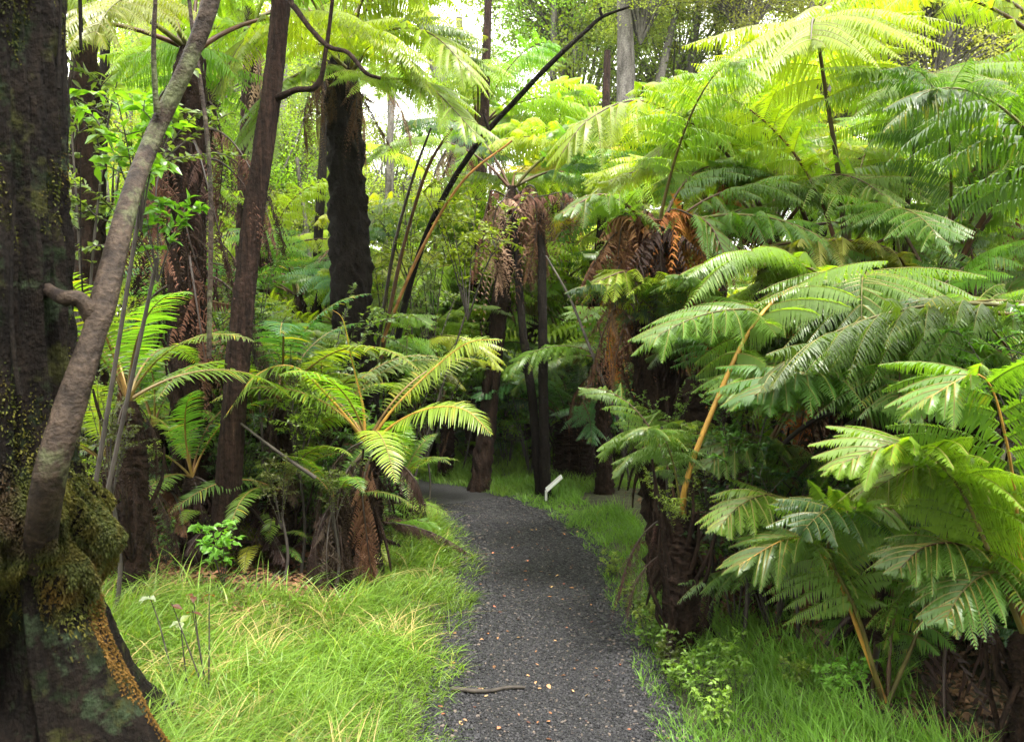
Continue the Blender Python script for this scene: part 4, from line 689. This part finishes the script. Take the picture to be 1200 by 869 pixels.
for i, (x, y) in enumerate([(.72, 4.5), (.78, 4.1), (.74, 3.75), (.95, 3.55), (.82, 3.35), (.7, 4.9), (1.35, 3.5), (.66, 5.6), (.7, 4.3), (.74, 3.95), (.8, 3.6), (.88, 3.75), (1.2, 3.6), (1.45, 3.55), (1.0, 3.9), (.75, 4.7)]):
    q = np.random.RandomState(i); v = SH_BROAD[i % 3]; root = thing('weed', 'low broad-leaved weed at the gravel edge of the right verge', 'weed', (x, y, gzz(x, y)), 'weeds along the right verge'); obj('leaves', v[0], root, (0, 0, -.04), (0, 0, q.rand() * 6), .24, jc((.15, .25, .04), q)); obj('stems', v[1], root, (0, 0, -.04), (0, 0, 0), .24)
# undergrowth plants (countable, alike)
q = np.random.RandomState(22)
LOW = [fpair('low_frond', fcurve(.9 * k, e0, -35, 1.1, sw), stipe=.25, npin=14, lp=.22, npl=12, plen=.045, pw=.013, droop=.3, seed=500 + i, seg=2, rib=False, r0=.005) for i, (k, e0, sw) in enumerate([(1, 60, .1), (.8, 40, -.15), (1.1, 72, .05)])]
def low_fern(x, y, s, pal, label, group, n=7):
    root = thing('ground_fern', label, 'fern', (x, y, gzz(x, y)), group)
    for i in range(n):
        v = LOW[q.randint(3)]; put_frond(root, v, (0, 0, .02), (R(q.uniform(-15, 15)), R(q.uniform(-20, 12)), (i + q.rand() * .6) * 6.28 / n), s * q.uniform(.7, 1.15), jc(pal[q.randint(len(pal))], q), jc(ST_BROWN, q))
for i in range(26): low_fern(q.uniform(-3.6, -1.05), q.uniform(5.5, 8.2), q.uniform(.5, .85), (G_MID, G_BRIGHT, G_DEEP), 'small ground fern on the shady left bank', 'ground ferns on the left bank')
for i in range(26):
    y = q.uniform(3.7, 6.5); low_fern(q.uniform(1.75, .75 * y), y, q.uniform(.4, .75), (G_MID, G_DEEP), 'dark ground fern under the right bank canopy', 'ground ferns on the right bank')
for i in range(16):
    x, y = q.uniform(-3., -1.0), q.uniform(5.3, 6.6); root = thing('ground_fern', 'small blade fern rooted in the litter of the left bank', 'fern', (x, y, gzz(x, y)), 'small blade ferns on the left bank')
    for j in range(8): put_frond(root, SAD[q.randint(3)], (0, 0, .03), (R(q.uniform(-15, 15)), R(q.uniform(-10, 20)), (j + q.rand() * .6) * 6.28 / 8), q.uniform(.38, .65), jc([G_BRIGHT, G_MID, G_LIME][q.randint(3)], q), jc((.12, .08, .03), q))
for i in range(24): low_fern(q.uniform(-1.2, 2.4), q.uniform(10.3, 13), q.uniform(.6, 1.), (G_BRIGHT, G_MID, G_BLUE), 'ground fern beyond the bend of the path', 'ground ferns beyond the bend')
for i in range(95):
    lib, col = [(SH_SMALL, L_G), (SH_POINT, L_YG), (SH_SMALL, L_OL), (SH_POINT, L_DK), (SH_SMALL, L_PALE), (SH_POINT, L_G)][i % 6]; v = lib[i % 3]; x, y = q.uniform(-3.6, -1.02), 5.35 + 2.9 * q.rand() ** 1.4; s = q.uniform(.25, .62) * (1.5 if i > 60 else 1); a = q.rand() * 6
    root = thing('bank_plant', 'small leafy plant in the litter of the left bank', 'plant', (x, y, gzz(x, y)), 'leafy plants on the left bank'); obj('leaves', v[0], root, (0, 0, 0), (0, 0, a), s, jc(col, q)); obj('stems', v[1], root, (0, 0, 0), (0, 0, a), s)
q = np.random.RandomState(21)
k = 0
while k < 150:
    x = q.uniform(-11, 11); y = q.uniform(4.5, 16); d = float(pathdist(np.array([x]), np.array([y]))[0])
    if (d > 0 and d < 1.25) or (d < 0 and d > -1.0) or abs(x) > .75 * y + .5: continue
    if x < 0 and y < 5.6 : continue
    lib, col = [(SH_SMALL, L_G), (SH_POINT, L_YG), (SH_POINT, L_G), (SH_SMALL, L_DK), (SH_SMALL, L_PALE)][k % 5]; v = lib[k % 3]; s = q.uniform(.6, 1.3)
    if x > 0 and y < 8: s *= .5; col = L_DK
    root = thing('undergrowth_shrub', 'leafy shrub in the undergrowth between the ferns', 'shrub', (x, y, gzz(x, y)), 'undergrowth shrubs'); a = q.rand() * 6
    obj('leaves', v[0], root, (0, 0, 0), (0, 0, a), s, jc(col, q)); obj('stems', v[1], root, (0, 0, 0), (0, 0, a), s); k += 1
# ------------------------------------------------------------------ forest trees behind
def crown_mesh(seed, rx=2.6, rz=2., ncl=75, per=140, leaf=.095):
    q = np.random.RandomState(seed); lf = MB(); br = MB(); cen = []
    for i in range(ncl):
        d = nz(q.randn(3)); rr = q.uniform(.35, 1.) ** .6; c = d * rr * [rx, rx, rz]; cen.append(c)
        m = per; p = c + q.randn(m, 3) * [.3, .3, .2] * q.uniform(.7, 1.3); di = nz(q.randn(m, 3) + [0, 0, .3]); up = nz(q.randn(m, 3) * .7 + [0, 0, 1]); up = nz(up - (up * di).sum(-1, keepdims=True) * di)
        s = nz(np.cross(di, up)); L = leaf * q.uniform(.6, 1.2, m)[:, None]
        V = np.stack([p, p + di * L * .5 + s * L * .3, p + di * L, p + di * L * .5 - s * L * .3], 1)
        lf.add(V, np.arange(4)[None] + np.arange(m)[:, None] * 4, 0, np.repeat(np.clip(q.rand() * .6 + q.rand(m) * .4, 0, 1), 4))
        tube(br, spline([(0, 0, -rz * 1.1), c * [.4, .4, .3] + [0, 0, -rz * .3], c], 8), np.linspace(.05, .01, 8), 5)
    return lf.mesh('crown', [M_CANOPY]), br.mesh('limbs', [M_GREYBARK], True)
CROWN = [crown_mesh(i) for i in range(4)]
def forest_tree(px, d, h, r, seed, label, group=None, lean=0, crownz=None, sc=1., col=None):
    q = np.random.RandomState(seed); x = (px - 600) / FPX * d; z0 = gzz(x, d); root = thing('forest_tree', label, 'tree', (x, d, z0), group)
    mb = MB(); tube(mb, spline([(0, 0, -.2), (lean * .3 + q.uniform(-.2, .2), 0, h * .35), (lean * .6 + q.uniform(-.3, .3), 0, h * .7), (lean, 0, h + 1)], 30), np.linspace(r * 1.15, r * .5, 30), 10, rough=.06, seed=seed)
    # fork
    tube(mb, spline([(lean * .45, 0, h * .5), (lean * .6 + .5, .2, h * .62), (lean + 1.2, .4, h * .95)], 14), np.linspace(r * .6, r * .25, 14), 8, rough=.06, seed=seed)
    obj('trunk', mb.mesh('trunk', [M_GREYBARK], True), root)
    cz = crownz or h
    for j, (ox, oz, s_) in enumerate([(lean, cz, 1.), (lean * .8 + q.uniform(-2, 2), cz - q.uniform(.8, 2.4), .7), (lean + q.uniform(-2.2, 2.2), cz + q.uniform(0, 2), .8)]):
        v = CROWN[(seed + j) % 4]; o = obj('crown', v[0], root, (ox, q.uniform(-1, 1), oz), (0, 0, q.rand() * 6), s_ * sc, jc(col or (.22, .27, .075), q, .2)); obj('limbs', v[1], o)
    return root
FT = [(725, 17, 8.5, .26, 'thick forked grey trunk at the top centre', 0), (590, 19, 9, .3, 'leaning grey tree behind the slanting dead branch', -2.2), (810, 18, 9, .14, 'thin pale tree right of the forked grey trunk', .3), (836, 21, 9, .15, 'dark straight tree second right of the forked grey trunk', 0), (640, 20, 9.5, .12, 'thin dark tree left of the forked grey trunk', .2), (890, 17, 9, .1, 'thin curved tree at the top right of the umbrella fern', 1.), (700, 24, 10, .16, 'slender far tree behind the forked grey trunk', .5)]
for i, (px, d, h, r, lab, ln) in enumerate(FT): forest_tree(px, d, h, r, i, lab, lean=ln, sc=.8, crownz=h + 1.6)
q = np.random.RandomState(9); k = 0
while k < 38:
    d = q.uniform(17, 44); px = q.uniform(-350, 1550)
    if d < 24 and px < 480: continue
    if 430 < px < 640 and q.rand() < .95: continue
    forest_tree(px, d, q.uniform(6, 11), q.uniform(.1, .22), 50 + k, 'tall forest tree in the pale background', 'background forest trees', lean=q.uniform(-1, 1), sc=q.uniform(.8, 1.15)); k += 1
for i, (px, d, h, cz) in enumerate([(110, 11, 5, 3.6), (165, 13, 6, 4.6), (255, 12, 5, 4.), (330, 14, 7, 5.), (300, 17, 5, 3.), (390, 16, 6, 4.2), (460, 14, 4, 2.6), (575, 15, 4, 2.6), (350, 12, 3, 2.2), (240, 19, 9, 7), (380, 22, 10, 8.4), (455, 19, 7, 5.2), (515, 22, 6, 4.8), (560, 25, 9, 7.6), (540, 24, 3, 2.4)]):
    forest_tree(px, d, h, .05, 400 + i, 'slender leafy tree with bright small leaves behind the left ferns', 'slender leafy trees at the left', sc=.55, crownz=cz, col=(.2, .28, .05))
for i, (x, y, h) in enumerate([(-7, -3, 6), (-4.5, -6.5, 7), (-1, -8, 6.5), (2.5, -7.5, 7), (5.5, -5.5, 6), (8, -2, 6.5), (-8.5, 1.5, 6.5), (8.5, 2.5, 6), (-2.5, -5.5, 4), (3.5, -4.5, 4)]):  # unseen forest carried on behind the camera, added to block rear light
    o = forest_tree(600, 10, h, .12, 700 + i, 'unseen forest tree added behind the viewer to block rear light', 'unseen trees added behind the viewer', sc=.9, crownz=h - 1.2); o.location = (x, y, gzz(x, y))
# low far wood closing the horizon
def far_wood():
    q = np.random.RandomState(4); n = 90000; mb = MB(); a = q.uniform(-1.0, 1.0, n); r = q.uniform(46, 62, n); x = np.sin(a) * r; y = np.cos(a) * r
    top = 8 + 2.2 * np.sin(x * .22) + 1.5 * np.sin(x * .71 + 1); top = np.where((x > -8) & (x < 1.), top * .55, top); z = q.rand(n) ** .8 * top
    di = nz(q.randn(n, 3)); s = nz(np.cross(di, q.randn(n, 3))); L = q.uniform(.25, .6, n)[:, None]; p = np.stack([x, y, z], 1) + .5 * np.stack([np.sin(x * 3), np.cos(z * 3), np.sin(z * 2 + x)], 1)
    V = np.stack([p, p + di * L * .5 + s * L * .4, p + di * L, p + di * L * .5 - s * L * .4], 1); mb.add(V, np.arange(4)[None] + np.arange(n)[:, None] * 4, 0, np.repeat(q.rand(n), 4))
    o = obj('far_wood', mb.mesh('far_wood', [M_CANOPY]), col=(.08, .12, .035)); tag(o, 'hazy far wood closing the view behind the trees', 'woodland'); o['kind'] = 'stuff'
far_wood()
#@@SECTION small
# ------------------------------------------------------------------ small things
def litter(name, lab, n, fx, cols, size, kind, q, group=None, lift=.02):
    for i in range(n):
        x, y = fx(q); mb = MB() if i < 6 else None
        if mb:
            a = q.randn(3) * .2; leaf_quads(np.zeros((1, 3)), nz(np.array([[1., 0, a[0]]])), nz(np.array([[a[1], a[2], 1.]])), 1., .28, mb, np.array([q.rand()]), bend=q.uniform(-.3, .3)); litter.m = getattr(litter, 'm', []) + [mb.mesh('fallen_leaf', [M_LITTER])]
        o = obj(name, litter.m[q.randint(len(litter.m))], loc=(x, y, gzz(x, y) + lift), rot=(q.randn() * .15, q.randn() * .15, q.rand() * 6.28), sc=size * q.uniform(.6, 1.3), col=jc(cols[q.randint(len(cols))], q, .3)); tag(o, lab, 'fallen leaf', group)
q = np.random.RandomState(31)
def onpath(q):
    y = 2.6 + 5 * q.rand() ** 1.6; i = np.searchsorted(PC[:200, 1], y); lat = q.uniform(-.48, .48); return float(PC[i, 0] + PNn[i, 0] * lat), float(PC[i, 1] + PNn[i, 1] * lat)
litter('fallen_leaf', 'small fallen leaf lying on the dark gravel path', 150, onpath, [(.24, .1, .045), (.3, .15, .07), (.14, .06, .035), (.3, .19, .08)], 0.026, None, q, 'fallen leaves on the path')
def stick(name, pts, r, lab):
    P = np.array([(x, y, gzz(x, y) + z) for x, y, z in pts]); b = P[0].copy(); mb = MB(); tube(mb, spline(P - b, 16), np.linspace(r, r * .6, 16), 7, rough=.1); tag(obj(name, mb.mesh(name, [M_TWIG], True), loc=tuple(b)), lab, 'stick')
# leaf litter
def litter_bed(name, n, fx, lab, col):
    q = np.random.RandomState(len(name)); x, y = fx(q, n); ok = np.abs(pathdist(x, y)) > .75; x, y = x[ok], y[ok]; n = len(x); mb = MB(); a = q.rand(n) * 6.28
    d = nz(np.stack([np.cos(a), np.sin(a), q.randn(n) * .25], 1)); up = nz(np.stack([q.randn(n) * .35, q.randn(n) * .35, np.ones(n)], 1)); up = nz(up - (up * d).sum(-1, keepdims=True) * d)
    leaf_quads(np.stack([x, y, gz(x, y) + .01 + .03 * q.rand(n)], 1), d, up, q.uniform(.02, .07, n), q.uniform(.007, .018, n), mb, q.rand(n), bend=.4)
    o = obj(name, mb.mesh(name, [M_LITTER]), col=col); tag(o, lab, 'leaf litter'); o['kind'] = 'stuff'
litter_bed('leaf_litter', 22000, lambda q, n: (q.uniform(-4.5, -.95, n), q.uniform(4.3, 8.6, n)), 'brown leaf litter covering the shady left bank', (.16, .08, .04))
litter_bed('leaf_litter_bed', 20000, lambda q, n: (q.uniform(1.2, 4.5, n), q.uniform(3., 8, n)), 'dark leaf litter under the right bank ferns', (.1, .055, .03))
def seedling(px, py, d, h, n, lab, col, seed, dead=False):
    q = np.random.RandomState(seed); b = W(px, py, d); x, y = b[0], b[1]; root = thing('seedling', lab, 'seedling', (x, y, gzz(x, y))); st = MB(); lf = MB()
    for i in range(n):
        a = q.rand() * 6.28; sp = h * q.uniform(.1, .35); P = spline([(0, 0, 0), (math.cos(a) * sp * .6, math.sin(a) * sp * .4, h * .5), (math.cos(a) * sp, math.sin(a) * sp * .6, h * q.uniform(.75, 1))], 12); tube(st, P, np.linspace(.0045, .0015, 12), 5)
        m = 5 if not dead else 2; di = nz(q.randn(m, 3) * [1, 1, .3]); up = nz(np.array([0, 0, 1.]) + .3 * q.randn(m, 3)); up = nz(up - (up * di).sum(-1, keepdims=True) * di); leaf_quads(np.repeat(P[-1:], m, 0) - [0, 0, .01], di, up, .045, .014, lf, q.rand(m))
    obj('stems', st.mesh('stems', [M_TWIG], True), root); obj('leaves', lf.mesh('leaves', [M_LEAF]), root, col=col)
seedling(205, 840, 3.5, .48, 1, 'thin seedling with a tuft of pale whitish leaves in the left grass', (.3, .34, .22), 1)
seedling(222, 862, 3.4, .36, 1, 'shorter seedling with pale leaves beside the bare twigs', (.3, .34, .22), 2)
seedling(245, 866, 3.38, .5, 4, 'bare dark twigs with shrivelled leaves standing in the left grass', (.1, .04, .02), 3, True)
stick('fallen_stick', [(-.27, 3.76, .03), (-.13, 3.74, .026), (-.02, 3.78, .027), (.06, 3.79, .024)], .011, 'dark stick lying across the left side of the gravel path')
# white trail marker: slanted panel on a short post
def marker():
    p = W(640, 578, 8.15); z0 = gzz(p[0], p[1]); root = thing('trail_marker', 'low white trail marker with slanted panel in the grass beyond the bend', 'sign', (p[0], p[1], z0))
    m = plain('white_painted_metal', (.8, .8, .8), rough=.35, vary=.06)
    def box(c, s, rot=0):
        bm = MB(); v = np.array([[a, b, c_] for a in (-1, 1) for b in (-1, 1) for c_ in (-1, 1)]) * np.array(s) / 2; ca, sa = math.cos(rot), math.sin(rot)
        v = np.stack([v[:, 0] * ca - v[:, 2] * sa, v[:, 1], v[:, 0] * sa + v[:, 2] * ca], 1) + c
        bm.add(v, [[0, 1, 3, 2], [4, 6, 7, 5], [0, 4, 5, 1], [2, 3, 7, 6], [0, 2, 6, 4], [1, 5, 7, 3]]); return bm
    h = max(p[2] - z0, .06) + .03
    obj('post', box((0, 0, h / 2 - .02), (.022, .022, h + .04)).mesh('post', [m]), root)
    o = obj('panel', box((.075, 0, h + .07), (.2, .16, .02), R(42)).mesh('panel', [m]), root)
    bv = o.modifiers.new('bevel', 'BEVEL'); bv.width = .003
marker()
# ------------------------------------------------------------------ light
w = bpy.data.worlds.new('World'); scn.world = w; w.use_nodes = True; nt = w.node_tree; nt.nodes.clear()
SUN_EL, SUN_AZ = 66, 150      # azimuth: degrees clockwise from +Y (ahead of the camera)
sky = nt.nodes.new('ShaderNodeTexSky'); sky.sky_type = 'NISHITA'; sky.sun_disc = False; sky.sun_elevation = R(SUN_EL); sky.sun_rotation = R(SUN_AZ); sky.air_density = 1.5; sky.dust_density = 4
tcn = nt.nodes.new('ShaderNodeTexCoord'); nn = nt.nodes.new('ShaderNodeTexNoise'); nn.inputs['Scale'].default_value = 2.2; nn.inputs['Detail'].default_value = 5; nt.links.new(tcn.outputs['Generated'], nn.inputs[0])
cr = nt.nodes.new('ShaderNodeValToRGB'); cr.color_ramp.elements[0].color = (15.8, 15.5, 14.9, 1); cr.color_ramp.elements[1].color = (24.5, 24, 23.2, 1); nt.links.new(nn.outputs['Fac'], cr.inputs[0])
mx = nt.nodes.new('ShaderNodeMix'); mx.data_type = 'RGBA'; mx.inputs[0].default_value = .9; nt.links.new(sky.outputs[0], mx.inputs[6]); nt.links.new(cr.outputs[0], mx.inputs[7])
bg = nt.nodes.new('ShaderNodeBackground'); bg.inputs[1].default_value = .1; nt.links.new(mx.outputs[2], bg.inputs[0]); ow = nt.nodes.new('ShaderNodeOutputWorld'); nt.links.new(bg.outputs[0], ow.inputs[0])
sl = bpy.data.lights.new('sun', 'SUN'); sl.energy = 3.0; sl.angle = R(12); sl.color = (1, .96, .88); so_ = bpy.data.objects.new('sun', sl); C.objects.link(so_)
dirv = Vector((math.sin(R(SUN_AZ)) * math.cos(R(SUN_EL)), math.cos(R(SUN_AZ)) * math.cos(R(SUN_EL)), math.sin(R(SUN_EL)))); so_.rotation_euler = dirv.to_track_quat('Z', 'Y').to_euler()
# haze
HZ = True
if HZ:
    mb = MB(); v = np.array([[a, b, c_] for a in (-75, 75) for b in (-6, 75) for c_ in (-1.5, 16)]); mb.add(v, [[0, 1, 3, 2], [4, 6, 7, 5], [0, 4, 5, 1], [2, 3, 7, 6], [0, 2, 6, 4], [1, 5, 7, 3]])
    m, nt, nd, lk = mat('forest_mist'); out = N(nd, 'ShaderNodeOutputMaterial'); pv = N(nd, 'ShaderNodeVolumePrincipled'); pv.inputs['Color'].default_value = (.93, .96, 1, 1); pv.inputs['Density'].default_value = .0004; pv.inputs['Anisotropy'].default_value = .3; lk.new(pv.outputs[0], out.inputs['Volume'])
    h = obj('haze', mb.mesh('haze', [m])); h['kind'] = 'stuff'; tag(h, 'thin pale mist hanging between the far trees', 'haze')
scn.view_settings.view_transform = 'Standard'; scn.view_settings.look = 'None'; scn.view_settings.exposure = 1.7; scn.view_settings.gamma = 1
cy = scn.cycles; cy.max_bounces = 8; cy.diffuse_bounces = 4; cy.glossy_bounces = 2; cy.transmission_bounces = 5; cy.volume_bounces = 0; cy.use_denoising = True; cy.volume_max_steps = 64; cy.caustics_reflective = False; cy.caustics_refractive = False; cy.sample_clamp_indirect = 6
